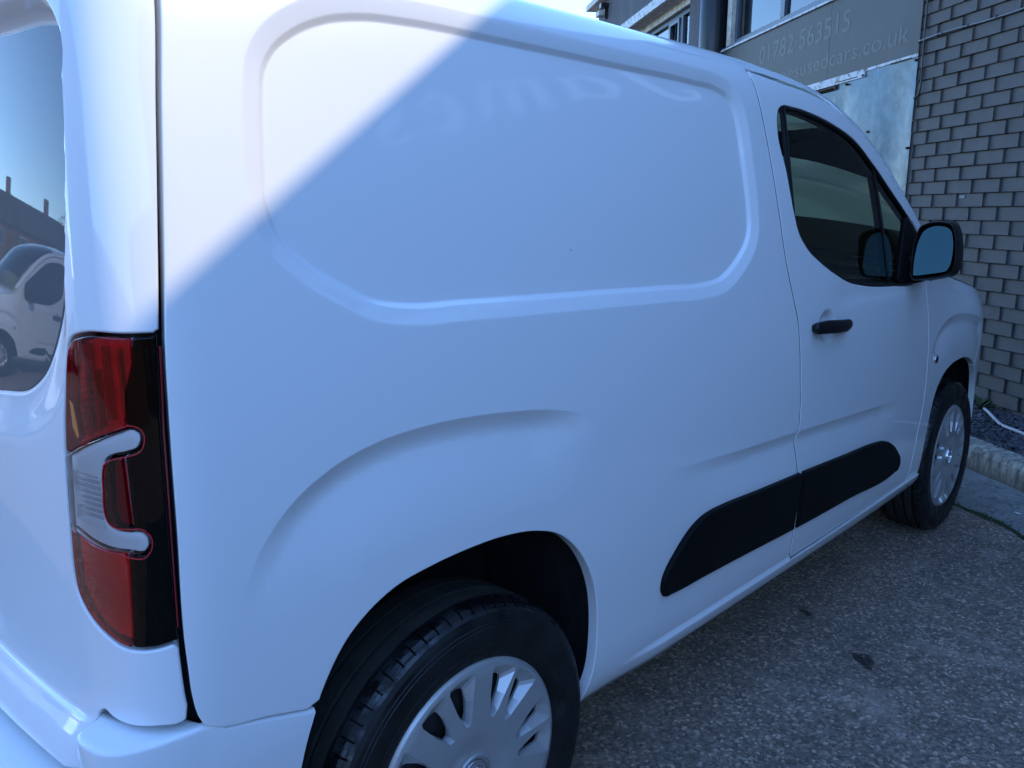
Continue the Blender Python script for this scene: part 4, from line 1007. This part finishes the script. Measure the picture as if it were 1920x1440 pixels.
# wall frame: s runs left along the facade, d is distance in front of the wall, z up
NW = np.array([.79666, -.60443, 0]); TW = np.array([.60443, .79666, 0]); OW = np.array([3.7357, -1.2, 0])+.26*NW
def W3(s, d, z): return tuple(OW+TW*s-NW*d+np.array([0, 0, z]))
# concrete channel, kerb, gravel
def sheet(name, rows, m, kind=None, smooth=False, parent=None):
    n = len(rows[0]); V = [p for r in rows for p in r]; F = [(i*n+j, i*n+j+1, (i+1)*n+j+1, (i+1)*n+j) for i in range(len(rows)-1) for j in range(n-1)]
    o = mk(name, V, F, m, parent, smooth)
    if kind: o['kind'] = kind
    return o
def crack_d(s):
    # distance of the crack line from the wall, from traced points
    return np.interp(s, [-6, -.52, -.27, -.12, .03, .3, 12], [1.2, 1.10, 1.06, 1.05, 1.045, 1.02, .96])
cr_pts = [(3.136, -.838), (3.066, -.964), (3.022, -1.049), (2.901, -1.169)]
cs = []
for x, y in cr_pts:
    p = np.array([x, y, 0])-OW; cs.append((float(p@TW), float(-(p@NW))))
cs.sort(); cS = [c[0] for c in cs]; cD = [c[1] for c in cs]
def crd(s): 
    sl_ = (cD[-1]-cD[0])/(cS[-1]-cS[0])
    if s < cS[0]: return cD[0]+(s-cS[0])*sl_*.3
    if s > cS[-1]: return cD[-1]+(s-cS[-1])*sl_*.3
    return float(np.interp(s, cS, cD))
ss = np.arange(-8, 12, .04)
jit = {round(s, 3): random.uniform(-.006, .006) for s in ss}
rows = [[W3(s, .50, .006) for s in ss], [W3(s, .75, .005) for s in ss], [W3(s, crd(s)-.008+jit[round(s, 3)], .004) for s in ss]]
sheet('concrete_channel', rows, M['concrete'], 'structure')
rows = [[W3(s, crd(s)-.010+jit[round(s, 3)], .0052) for s in ss], [W3(s, crd(s)+.004+random.uniform(-.003, .006)+jit[round(s, 3)], .0052) for s in ss]]
sheet('crack_line', rows, M['oil'], 'structure')
# moss growing in the crack
mb = MB()
for i in range(1300):
    s = random.choice([random.uniform(-.60, .6), random.gauss(cs[len(cs)//2][0]-.02, .05)]); d = crd(s)+random.gauss(0, .006 if random.random() < .7 else .014); p = np.array(W3(s, d, .004)); r = random.uniform(.002, .005)
    a = random.uniform(0, 6.3); mb.add([p+np.array([r*math.cos(a), r*math.sin(a), 0]), p+np.array([r*math.cos(a+2.1), r*math.sin(a+2.1), .001]), p+np.array([r*math.cos(a+4.2), r*math.sin(a+4.2), .001]), p+np.array([random.uniform(-.003, .003), random.uniform(-.003, .003), r*1.3])], [(0, 1, 3), (1, 2, 3), (2, 0, 3)])
tag(mb.build('moss', M['moss']), 'thin line of green moss growing in the crack of the pavement', 'moss', kind='stuff')
# kerb stones
kerb = empty('kerb', W3(0, .5, 0), 'weathered concrete kerb edging the slate bed below the grey wall', 'kerb')
def to_k(p): return tuple(np.array(p)-np.array(W3(0, .5, 0)))
kl = .915; s = -6.4; i = 0
while s < 10:
    mbk = MB(); n = 14; V = []; js = [(random.uniform(-.004, .004), random.uniform(-.005, .005)) for _ in range(n+1)]
    for j in range(n+1):
        q = s+.004+(kl-.008)*j/n; a, b = js[j]
        V += [to_k(W3(q, .525, -.02)), to_k(W3(q, .522+a, .03)), to_k(W3(q, .515+a, .100+b)), to_k(W3(q, .498+a, .123+b*.6)), to_k(W3(q, .46, .130+b*.5)), to_k(W3(q, .385+b, .128)), to_k(W3(q, .37, .05))]
    F = [(j*7+k, (j+1)*7+k, (j+1)*7+k+1, j*7+k+1) for j in range(n) for k in range(6)]+[tuple(range(7)), tuple(n*7+6-k for k in range(7))]
    mk('kerb_stone', V, F, M['kerb'], kerb, smooth=False); s += kl; i += 1
# soil strip and slate chippings
rows = [[W3(s_, .385, .105) for s_ in ss[::4]], [W3(s_, .2, .150) for s_ in ss[::4]], [W3(s_, -.02, .185) for s_ in ss[::4]]]
sheet('planting_strip', rows, M['soil'], 'structure')
mb = MB()
for i in range(5200):
    s_ = random.uniform(.2, 2.6) if i < 4200 else random.uniform(-4, 6); d = random.uniform(.0, .40); p = np.array(W3(s_, d, .108+(.39-d)*.2+random.uniform(0, .016))); a, b, c = random.uniform(.008, .024), random.uniform(.005, .014), random.uniform(.002, .005)
    rz = random.uniform(0, 6.3); ti = random.uniform(-.7, .7); tj = random.uniform(-.5, .5); V = []
    for (x, y, z) in ((-1, -.6, -1), (.2, -1, -1), (1, -.1, -1), (.5, .9, -1), (-.7, .8, -1), (-1, -.6, 1), (.2, -1, 1), (1, -.1, 1), (.5, .9, 1), (-.7, .8, 1)):
        x, y, z = x*a, y*b, z*c; x, z = x*math.cos(ti)-z*math.sin(ti), x*math.sin(ti)+z*math.cos(ti); y, z = y*math.cos(tj)-z*math.sin(tj), y*math.sin(tj)+z*math.cos(tj); V.append(p+np.array([x*math.cos(rz)-y*math.sin(rz), x*math.sin(rz)+y*math.cos(rz), z]))
    mb.add(V, [(5, 6, 7, 8, 9)]+[(k, (k+1) % 5, 5+(k+1) % 5, 5+k) for k in range(5)])
tag(mb.build('slate_chippings', M['slate']), 'dark slate chippings filling the bed between kerb and grey brick wall', 'slate chippings', kind='stuff')
# pale pebbles
for k, (s_, d) in enumerate([(.83, .30), (1.02, .12), (.95, .22), (.72, .34), (1.12, .33)]):
    p = W3(s_, d, .165-.03*k/5); mb = MB(); mb.box((-.010, -.008, -.004), (.010, .008, .006), bev=.004); o = mb.build('pebble', M['paper']); o.location = p; o.rotation_euler = (0, 0, k)
    tag(o, ['pale pebble on the slate bed nearest the hose', 'pale pebble on the slate closest to the grey brick wall', 'pale pebble midway across the slate bed', 'pale pebble on the slate rightmost and nearest the kerb', 'pale pebble on the slate leftmost, beside the van tyre'][k], 'pebble', 'pale pebbles in the slate bed')
# hose
hp = smooth_pts([(4.76, -.40), (4.62, -.50), (4.50, -.56), (4.311, -.666), (4.147, -.784), (4.061, -.882), (3.96, -1.02), (3.80, -1.22), (3.70, -1.5)], False, .05)
def hz(x, y):
    p = np.array([x, y, 0])-OW; d = -(p@NW); return .108+(.39-min(max(d, 0), .4))*.2+.022
mb = MB(); mb.tube([(x, y, hz(x, y)+.004*math.sin(i)) for i, (x, y) in enumerate(hp)], .0085, 10)
tag(mb.build('hose', M['hose'], smooth=True), 'pale plastic hose lying across the slate bed beside the kerb', 'hose')
# weed by the wall
wd = empty('weed', W3(.965, .055, .185), 'small weed with one yellow leaf growing at the foot of the grey wall', 'weed')
def blade(o, L, az, el, m, nm, w_=.012):
    V = []; F = []
    for i in range(7):
        t = i/6; e = el-1.1*t; x = L*t*math.cos(e*.9); z = L*t*math.sin(el)-.25*L*t*t; wv = w_*math.sin(math.pi*min(1, t*.9+.08))
        V += [(x*math.cos(az)-wv*math.sin(az), x*math.sin(az)+wv*math.cos(az), z), (x*math.cos(az)+wv*math.sin(az), x*math.sin(az)-wv*math.cos(az), z)]
    F = [(2*i, 2*i+1, 2*i+3, 2*i+2) for i in range(6)]; mk(nm, V, F, m, o, smooth=True)
for i in range(16): blade(wd, random.uniform(.06, .13), random.uniform(0, 6.28), random.uniform(.4, 1.3), M['leaf'], 'leaf')
blade(wd, .17, math.atan2(-TW[1], -TW[0]), .55, M['leaf_yellow'], 'yellow_leaf', .010)
# stains and litter on the ground
def blot(name, c, rx, ry, ang, z, m, kind, label=None, cat=None, n=40, seed=0):
    rr = random.Random(seed); V = [(0, 0, z)]
    ph = [rr.uniform(0, 6.3) for _ in range(6)]
    for i in range(n):
        a = 2*math.pi*i/n; k = 1+.16*math.sin(3*a+ph[0])+.12*math.sin(5*a+ph[1])+.10*math.sin(9*a+ph[2])+.10*math.sin(14*a+ph[3]); V.append((rx*k*math.cos(a), ry*k*math.sin(a), z))
    o = mk(name, V, [(0, 1+i, 1+(i+1) % n) for i in range(n)], m); o.location = (c[0], c[1], 0); o.rotation_euler[2] = ang
    if kind: o['kind'] = kind
    if label: tag(o, label, cat)
    return o
def _stain(t, b):
    p = geo(t); c = ramp(t, vor(t, p, 95, out='Color'), [(.2, (.022, .021, .019)), (.9, (.06, .056, .05))]); t.links.new(c, b.inputs['Base Color']); bump(t, b, vor(t, p, 95), .6, .004)
    al = ramp(t, noise(t, p, 120, 3), [(.38, (0, 0, 0)), (.5, (1, 1, 1))]); t.links.new(al, b.inputs['Alpha'])
M['stain'] = mat('oil_on_asphalt', (.03, .03, .03), .5, build=_stain)
for i, (c, rx, ry) in enumerate([((1.465, -1.082), .042, .026), ((1.637, -.824), .026, .014), ((1.827, -.861), .008, .006)]):
    blot('oil_stain', c, rx, ry, YAW+.3*i, .0045, M['stain'], 'structure', seed=i)
lt = blot('litter_scrap', (3.186, -1.078), .016, .010, 1., .012, M['paper'], None, 'small white scrap of litter on the concrete by the kerb', 'litter', n=8, seed=9)
mb = MB()
for i in range(900):
    x = random.uniform(.6, 3.3); y = random.uniform(-2.2, -.95) if random.random() < .85 else random.uniform(-.95, -.3); r = random.uniform(.0012, .0035)*(1+.3*(x > 2)); a = random.uniform(0, 6.3)
    mb.add([(x+r*math.cos(a+q), y+r*math.sin(a+q), .0048) for q in (0, 1.57, 3.14, 4.71)]+[(x, y, .0048+r*.9)], [(0, 1, 4), (1, 2, 4), (2, 3, 4), (3, 0, 4)])
tag(mb.build('grit', M['concrete']), 'fine loose grit scattered over the asphalt', 'grit', kind='stuff')

# ------------------------------------------------------------------ brick wall (right) 
BH, BL, Z_TOP0 = .081, .2385, 2.2455
bw = empty('brick_wall', W3(0, 0, 0), 'dark grey painted brick wall behind the nose of the white van', 'wall')
OB = np.array(W3(0, 0, 0))
def rel(p): return tuple(np.array(p)-OB)
mb = MB(); 
def wbox(mb, s0, s1, d0, d1, z0, z1, relto=None, bev=0):
    f = (lambda a, b, c: tuple(np.array(W3(a, b, c))-relto)) if relto is not None else W3
    return mb.box((s0, d0, z0), (s1, d1, z1), T=f, bev=bev)
wbox(mb, -7.5, 1.968, -.35, -.0034, 0, 4.7, OB); mb.build('mortar_backing', M['mortar'], bw)
variants = []
for k in range(6):
    mbv = MB(); e = .0016; L, Hh = BL-.0024, BH-.0018
    rr = random.Random(k)
    V = []
    for (d, ins) in ((-.012, 0), (-.0020, 0), (0., e)):
        for (a, c) in ((-L/2+ins, -Hh/2+ins), (L/2-ins, -Hh/2+ins), (L/2-ins, Hh/2-ins), (-L/2+ins, Hh/2-ins)):
            V.append((a+rr.uniform(-.0015, .0015), -(d+rr.uniform(-.0006, .0012)), c+rr.uniform(-.0012, .0012)))
    F = [(8, 9, 10, 11)]
    for l in range(2):
        for i in range(4): j = (i+1) % 4; F.append((l*4+i, l*4+j, l*4+4+j, l*4+4+i))
    me = bpy.data.meshes.new('brick'); 
    # local x = along wall (s), local y = -d direction
    me.from_pydata(V, [], F); me.materials.append(M['brick']); me.update(); variants.append(me)
ANG = math.atan2(TW[1], TW[0])
ROT = Matrix(((TW[0], NW[0], 0), (TW[1], NW[1], 0), (0, 0, 1)))
sh = [.965, .843, .965, .832, .95, .86]
mbS = MB(); cnt = 0
for rown in range(-31, 27):
    z = Z_TOP0-BH*rown-BH/2
    if z < .10 or z > 4.68: continue
    off = (sh[rown % 2] if True else 0)+random.Random(rown).uniform(-.012, .012)
    n0 = int(math.floor((-7.2-off)/BL)); n1 = int(math.ceil((1.975-off)/BL))
    for k in range(n0, n1+1):
        a, b = off+k*BL, off+(k+1)*BL
        if a > 1.945: continue
        b2 = min(b, 1.966); sc = (b2-a)/BL
        if sc < .15: continue
        c = (a+b2)/2
        near = (c > .62 and z < 2.95)
        pr = random.uniform(-.0010, .0025)
        if near:
            o = bpy.data.objects.new('brick', variants[random.randrange(6)]); o.parent = bw; o.location = tuple(np.array(W3(c, pr, z))-OB)
            # local y points into the wall: rotate so +x -> TW, -y -> out of wall
            m3 = Matrix(((TW[0], NW[0], 0), (TW[1], NW[1], 0), (0, 0, 1))).to_4x4()
            o.rotation_euler = m3.to_euler(); o.rotation_euler[1] += random.uniform(-.006, .006); o.scale = (sc if sc < .98 else 1, 1, random.uniform(.97, 1.02)); COL.objects.link(o); cnt += 1
        else:
            wbox(mbS, a+.0018, b2-.0018, -.011, pr, z-BH/2+.0015, z+BH/2-.0015, OB)
o = mbS.build('distant_bricks', M['brick'], bw); o['kind'] = 'stuff'
mb = MB(); wbox(mb, -7.5, 1.97, -.38, .06, 4.7, 4.80, OB); mb.build('coping', M['concrete'], bw)
mb = MB(); wbox(mb, -7.5, 1.97, .0, .02, .12, .20, OB); mb.build('wall_foot', M['mortar'], bw)
# white paint chips
for i, (s_, z, w_, h_) in enumerate([(1.40, 1.415, .05, .02), (1.33, 1.30, .007, .03)]):
    blt = MB(); wbox(blt, s_-w_/2, s_+w_/2, .001, .0042, z-h_/2, z+h_/2, OB, bev=.001); blt.build('paint_scuff', M['cable'], bw)
# cables
mb = MB(); pts = [W3(1.975, .012, 2.402)]+[W3(1.97-i*.2, .014, 2.418+.006*math.sin(i*1.3)) for i in range(0, 26)]
mb.tube(pts, .0055, 8); cb = mb.build('wall_cable', M['cable'], bw, smooth=True)
cb.matrix_parent_inverse = Matrix.Translation(-Vector(OB)); 
mb = MB()
for i in range(1, 22): 
    p = W3(1.97-i*.24, .016, 2.418); mb.box((p[0]-.006, p[1]-.006, p[2]-.008), (p[0]+.006, p[1]+.006, p[2]+.008))
cc = mb.build('cable_clip', M['gap'], bw); cc.matrix_parent_inverse = Matrix.Translation(-Vector(OB)); cc['kind'] = 'stuff'
mb = MB(); mb.tube([W3(1.915, .013, 4.4), W3(1.918, .013, 3.0), W3(1.915, .014, 2.42), W3(1.905, .013, 2.13), W3(1.915, .013, 2.085), W3(1.945, .012, 2.065), W3(1.972, .010, 2.062)], .006, 8)
c2 = mb.build('wall_cable', M['black_pipe'], bw, smooth=True); c2.matrix_parent_inverse = Matrix.Translation(-Vector(OB))
# James sign on the wall to the right (seen as a reflection in the van)
sg = empty('wall_sign', W3(-1.9, .02, 2.9), 'white lettering James on the grey brick wall, mirrored in the van side', 'sign')
def stroke(name, paths, parent, th=.02):
    mb = MB()
    for P, Wd in paths:
        P = smooth_pts(P, False, .02); wd = np.interp(np.linspace(0, 1, len(P)), np.linspace(0, 1, len(Wd)), Wd); tg = np.gradient(P, axis=0); tg /= np.linalg.norm(tg, axis=1)[:, None]; nn = np.stack([-tg[:, 1], tg[:, 0]], 1)
        A = P+nn*wd[:, None]/2; B = P-nn*wd[:, None]/2; n = len(P); V = []
        for (x, z) in list(A)+list(B): V.append(tuple(np.array(W3(-x, .012, z))-np.array(sg.location)))
        for (x, z) in list(A)+list(B): V.append(tuple(np.array(W3(-x, .012+th, z))-np.array(sg.location)))
        F = []
        for i in range(n-1): F += [(i, i+1, n+i+1, n+i), (2*n+i, 3*n+i, 3*n+i+1, 2*n+i+1), (i, 2*n+i, 2*n+i+1, i+1), (n+i, n+i+1, 3*n+i+1, 3*n+i)]
        F += [(0, n, 3*n, 2*n), (n-1, 3*n-1, 4*n-1, 2*n-1)]
        mb.add(V, F)
    return mb.build(name, M['sign'], parent)
# x = -s (text reads towards +x)
stroke('letter', [([(1.36, 3.30), (1.25, 3.33), (1.12, 3.27)], [.03, .07, .03]), ([(1.23, 3.31), (1.20, 3.05), (1.17, 2.78), (1.08, 2.60), (.96, 2.60), (.93, 2.68), (.98, 2.72)], [.07, .10, .10, .09, .06, .06, .05])], sg)
stroke('letter', [([(1.66, 2.90), (1.55, 2.95), (1.44, 2.87), (1.42, 2.76), (1.49, 2.68), (1.58, 2.70), (1.65, 2.80)], [.03, .05, .09, .09, .06, .03, .03]), ([(1.67, 2.95), (1.655, 2.80), (1.68, 2.69), (1.74, 2.70)], [.08, .08, .07, .02])], sg)
stroke('letter', [([(1.80, 2.93), (1.86, 2.94), (1.865, 2.68)], [.03, .08, .08]), ([(1.86, 2.87), (1.95, 2.95), (2.02, 2.91), (2.035, 2.68)], [.02, .05, .08, .08]), ([(2.03, 2.87), (2.12, 2.95), (2.20, 2.91), (2.215, 2.74), (2.28, 2.69)], [.02, .05, .08, .08, .02]), ([(1.82, 2.68), (1.91, 2.68)], [.02, .02]), ([(1.99, 2.68), (2.08, 2.68)], [.02, .02])], sg)
stroke('letter', [([(2.42, 2.82), (2.52, 2.85), (2.58, 2.89), (2.52, 2.95), (2.43, 2.90), (2.40, 2.78), (2.46, 2.69), (2.60, 2.72)], [.02, .02, .05, .04, .08, .10, .06, .02])], sg)
stroke('letter', [([(2.88, 2.90), (2.80, 2.95), (2.74, 2.90), (2.79, 2.83), (2.87, 2.77), (2.85, 2.69), (2.76, 2.67), (2.70, 2.72)], [.03, .04, .06, .09, .09, .05, .04, .03])], sg)

# ------------------------------------------------------------------ garage facade (left of the wall)
fb = empty('garage_building', W3(1.98, 0, 0), 'dark painted garage building with fascia board and upstairs windows behind the van roof', 'building')
OF = np.array(fb.location)
def fbox(name, m, *b, bev=0, parent=fb):
    mb = MB(); 
    for q in b: wbox(mb, *q, relto=OF, bev=bev)
    return mb.build(name, m, parent)
dF = -.04
fbox('wall', M['render'], (1.98, 10.6, -.45, dF-.06, 0, 2.30), (5.76, 6.43, -.45, dF, 2.30, 4.5), (8.75, 10.6, -.45, dF, 2.30, 4.5), (6.43, 8.75, -.45, dF, 3.75, 4.5), (6.43, 8.75, -.45, dF, 2.30, 2.75), (1.98, 5.34, -.45, dF-.02, 3.95, 4.5), (5.34, 5.76, -.45, dF-.06, 2.3, 4.5), (1.98, 10.6, -3.5, -.45, 0, 4.5))
fas = fbox('fascia_board', M['fascia'], (1.985, 3.2225, dF-.05, dF, 2.362, 2.945), (3.2265, 5.40, dF-.05, dF, 2.36, 2.943))
fbox('board_joint', M['gap'], (3.2228, 3.2262, dF-.045, dF-.004, 2.36, 2.945), parent=fas)
fbox('fascia_cap', M['white_trim'], (1.985, 5.45, dF-.06, dF+.018, 2.948, 2.966))
fbox('fascia_cap', M['frame'], (1.985, 5.45, dF-.08, dF+.006, 2.968, 2.985))
fbox('flashing_strip', M['white_trim'], (1.985, 2.66, dF-.06, dF+.008, 2.338, 2.358), (2.66, 3.8, dF-.06, dF+.012, 2.300, 2.358), (3.8, 5.4, dF-.06, dF+.008, 2.335, 2.358))
fbox('sheet_bracket', M['rust'], (3.06, 3.9, dF-.02, dF+.016, 2.281, 2.290), (3.05, 3.065, dF-.02, dF+.020, 2.262, 2.300), (2.10, 2.35, dF-.04, dF+.013, 2.336, 2.341), (2.75, 3.0, dF-.04, dF+.016, 2.312, 2.317))
# lettering (flat print on the board)
def text(txt, s0, s1, z0, h, name):
    c = bpy.data.curves.new(name, 'FONT'); c.body = txt; c.size = 1; c.extrude = 0; c.offset = .006; o = bpy.data.objects.new(name, c); COL.objects.link(o)
    dg = bpy.context.evaluated_depsgraph_get(); dg.update(); me = bpy.data.meshes.new_from_object(o.evaluated_get(dg)); bpy.data.objects.remove(o)
    co = np.array([v.co for v in me.vertices]); x0, x1 = co[:, 0].min(), co[:, 0].max(); k = (s0-s1)/(x1-x0); kz = h/.69
    V = [tuple(np.array(W3(s0-(v.co.x-x0)*k, dF+.0015, z0+v.co.y*kz))-OF) for v in me.vertices]
    me2 = bpy.data.meshes.new(name); me2.from_pydata(V, [], [tuple(p.vertices) for p in me.polygons]); me2.materials.append(M['letter']); me2.update(); o = bpy.data.objects.new(name, me2); o['kind'] = 'stuff'; return link(o, fas)
text('01782 563515', 4.50, 2.93, 2.680, .155, 'phone_number')
text('jamesusedcars.co.uk', 4.28, 2.156, 2.456, .118, 'web_address')
# galvanised sheet below the fascia, gently buckled
def sheetmetal(s0, s1, z0, z1, name, ph, d0):
    ns, nz = 60, 40; V = []
    for j in range(nz+1):
        for i in range(ns+1):
            s_ = s0+(s1-s0)*i/ns; z = z0+(z1-z0)*j/nz; q = (z-z0)/(z1-z0)
            bul = .014*math.sin(s_*7.5+ph)+.003*math.sin(s_*15+ph*2+z*.8)+.008*math.sin(z*2.3+s_*2.1)*(1-q*.5)
            ed = min(1, 8*min(i, ns-i)/ns)*min(1, 6*min(j, nz-j)/nz+.15)
            V.append(tuple(np.array(W3(s_, d0+.012+bul*ed, z))-OF))
    F = [(j*(ns+1)+i, j*(ns+1)+i+1, (j+1)*(ns+1)+i+1, (j+1)*(ns+1)+i) for j in range(nz) for i in range(ns)]
    o = mk(name, V, F, M['sheet'], fb, smooth=True); return o
sheetmetal(1.983, 3.055, .14, 2.338, 'steel_sheet', .6, dF-.01); sheetmetal(3.06, 4.2, .14, 2.26, 'steel_sheet', 2.1, dF-.02); sheetmetal(4.205, 5.4, .14, 2.26, 'steel_sheet', 4, dF-.02)
for i, (s_, z) in enumerate([(2.673, 2.312), (2.045, 2.315), (2.05, 1.75), (2.55, 1.9), (2.9, 2.28)]):
    mb = MB(); mb.tube([tuple(np.array(W3(s_, dF+.0, z))-OF), tuple(np.array(W3(s_, dF+.022, z))-OF)], .009, 10); mb.build('bolt', M['gap'], fb)
# window one (above the fascia)
def window(s0, s1, z0, z1, muls, dp, frame_w=.05, cream=True, name='window'):
    wdw = fbox(name, M['frame'], (s0, s1, dp-.05, dp, z0, z0+frame_w), (s0, s1, dp-.05, dp, z1-frame_w, z1), (s0, s0+frame_w, dp-.05, dp-.0003, z0+frame_w, z1-frame_w), (s1-frame_w, s1, dp-.05, dp-.0003, z0+frame_w, z1-frame_w), *[(a, b, dp-.05, dp+.004, z0+frame_w, z1-frame_w) for a, b in muls])
    ed = [s0+frame_w]+[x for m_ in muls for x in m_]+[s1-frame_w]
    for a, b in zip(ed[::2], ed[1::2]):
        p = fbox('pane', M['pane'], (a, b, dp-.030, dp-.026, z0+frame_w, z1-frame_w), parent=wdw)
        fbox('window_film', M['curtain'], (a, b, dp-.060, dp-.055, z0+frame_w, z1-frame_w), parent=wdw)
    return wdw
window(1.99, 5.23, 2.986, 3.94, [(2.98, 3.06), (4.147, 4.223)], dF-.05)
fbox('window_jamb', M['cream'], (5.235, 5.335, dF-.10, dF-.006, 2.985, 3.94))
mb = MB(); mb.tube([tuple(np.array(W3(5.55, dF+.06, z))-OF) for z in (0, 1, 2, 3, 4.45)], .14, 20); mb.build('downpipe', M['black_pipe'], fb, smooth=True)
window(6.45, 8.70, 2.76, 3.66, [(6.80, 6.88), (7.235, 7.315), (7.9, 7.98)], dF-.06)
fbox('casement_frame', M['frame'], (6.88, 7.235, dF-.055, dF-.035, 3.56, 3.60), (6.88, 6.92, dF-.055, dF-.035, 2.82, 3.56), (7.195, 7.235, dF-.055, dF-.035, 2.82, 3.56))
fbox('window_head', M['cream'], (6.40, 8.78, dF-.08, dF+.17, 3.745, 3.765)); fbox('window_head', M['white_trim'], (6.40, 8.78, dF+.172, dF+.19, 3.75, 3.86)); fbox('window_head', M['cream'], (6.40, 8.78, dF+.001, dF+.17, 3.768, 3.858))
fbox('window_liner', M['cream'], (6.43, 8.73, dF-.055, dF-.005, 3.665, 3.744))
fbox('coping', M['cream'], (1.98, 10.98, -3.6, .08, 4.545, 4.63)); fbox('parapet', M['render'], (1.98, 10.6, -3.5, dF, 4.5, 4.545))
# alarm fittings on the far corner
al = fbox('bracket_lamp', M['black_pipe'], (10.0, 10.12, dF, dF+.12, 4.40, 4.47), (10.04, 10.08, dF, dF+.05, 4.25, 4.40)); fbox('lamp_head', M['cream'], (10.05, 10.25, dF+.03, dF+.14, 4.30, 4.37), parent=al)

# ------------------------------------------------------------------ the yard behind the camera (seen in reflections)
def house(x, y, rz, i):
    h = empty('brick_house', (x, y, 0), ['red brick terraced house behind the yard, nearest the garage', 'red brick terraced house behind the yard, second in the row', 'red brick terraced house behind the yard, middle of the row', 'red brick terraced house behind the yard, fourth in the row', 'red brick terraced house behind the yard, last in the row', 'brick house across the street at the right, leftmost of three', 'brick house across the street at the right, middle of three', 'brick house across the street at the right, rightmost of three'][i], 'house', 'terraced houses across the yard' if i < 5 else 'brick houses across the street', rz)
    mb = MB(); mb.box((-3, -4, 0), (3, 4, 5.6)); mb.add([(-3, -4, 5.6), (3, -4, 5.6), (0, -4, 7.8)], [(0, 1, 2)]); mb.add([(-3, 4, 5.6), (3, 4, 5.6), (0, 4, 7.8)], [(2, 1, 0)]); mb.build('wall', M['house_brick'], h)
    mb = MB(); mb.add([(-3.3, -4.1, 5.4), (-3.3, 4.1, 5.4), (0, 4.1, 7.95), (0, -4.1, 7.95), (3.3, 4.1, 5.4), (3.3, -4.1, 5.4)], [(0, 1, 2, 3), (3, 2, 4, 5)]); rf = mb.build('roof', M['roof_tile'], h)
    mb = MB(); mb.box((-.4, 3.2, 7.2), (.4, 3.9, 9.2)); mb.build('chimney', M['house_brick'], rf)
    for (a, b) in ((-2, 1), (1.6, 1), (-2, 3.6), (1.6, 3.6)):
        mb = MB(); mb.box((2.98, a-.6, b), (3.06, a+.6, b+1.3)); wn = mb.build('window', M['cream'], h); mb = MB(); mb.box((3.05, a-.5, b+.1), (3.075, a+.5, b+1.2)); mb.build('pane', M['frame'], wn)
for i in range(5): house(-14-8.2*i, 62, -math.pi/2, i)
for i in range(3): house(-14+8.2*i, -24, math.pi/2, 5+i)
def tree(x, y, h_, i):
    t = empty('tree', (x, y, 0), ['leafy tree between the yard and the terraced houses', 'smaller leafy tree beside the last terraced house'][i], 'tree')
    mb = MB(); mb.tube([(0, 0, 0), (.1, 0, h_*.3), (0, .1, h_*.6)], [.2, .15, .06], 8); mb.build('trunk', M['bark'], t)
    mb = MB(); rr = random.Random(i)
    for k in range(2500):
        a, b = rr.uniform(0, 6.28), rr.uniform(-1, 1); r = h_*.3*rr.uniform(.4, 1)**.5*(1+.25*math.sin(3*a)); p = (r*math.cos(a)*math.sqrt(1-b*b), r*math.sin(a)*math.sqrt(1-b*b), h_*.66+b*h_*.3); q = rr.uniform(.08, .16); u_ = [rr.uniform(-q, q) for _ in range(6)]
        mb.add([p, (p[0]+u_[0], p[1]+u_[1], p[2]+u_[2]), (p[0]+u_[3], p[1]+u_[4], p[2]+u_[5])], [(0, 1, 2)])
    mb.build('crown', M['tree'], t)
tree(-22, 50, 7, 0); tree(-34, 52, 8, 1)
bwl = empty('sky_blocking_wall', (-9, -4, 0), 'added brick wall out of view, blocking low sky light on the van', 'wall')  # unseen wall added to cut the bright low sky on the rear doors
mb = MB(); mb.box((-.12, -9, 0), (.12, 8.5, 2.3)); mb.build('wall', M['house_brick'], bwl); mb = MB(); mb.box((-.18, -9, 2.301), (.18, 8.5, 2.38)); mb.build('coping', M['concrete'], bwl)
ob = empty('dark_reflection_block', (-15.5, 8.5, 0), 'added dark block at the back of the yard, darkening the reflections in the van', 'building', rz=.6)  # unseen building added to give the rear corner something dark to reflect
mb = MB(); mb.box((-4, -4.2, 0), (4, 4.2, 6.5)); mb.build('wall', M['render'], ob); mb = MB(); mb.box((-4.2, -4.4, 6.501), (4.2, 4.4, 6.7)); mb.build('roof', M['roof_tile'], ob)
for k in range(3):
    mb = MB(); mb.box((4.0, -3+2.4*k, 3.6), (4.05, -1.8+2.4*k, 5.0)); mb.build('window', M['frame'], ob)
for x, y, rz, lab in ((-5.9, 6.7, .06, 'white panel van parked in the sun beyond the near van, seen only mirrored'), (-7.5, 10.4, .05, 'second white panel van along the sunlit row, seen only as a reflection')):
    c = copy_tree(VAN); c.location = (x, y, 0); c.rotation_euler[2] = rz; c['label'] = lab; c['category'] = 'van'
# ------------------------------------------------------------------
print('bricks', cnt, 'objects', len(bpy.data.objects), 'tris', sum(len(m_.polygons) for m_ in bpy.data.meshes))
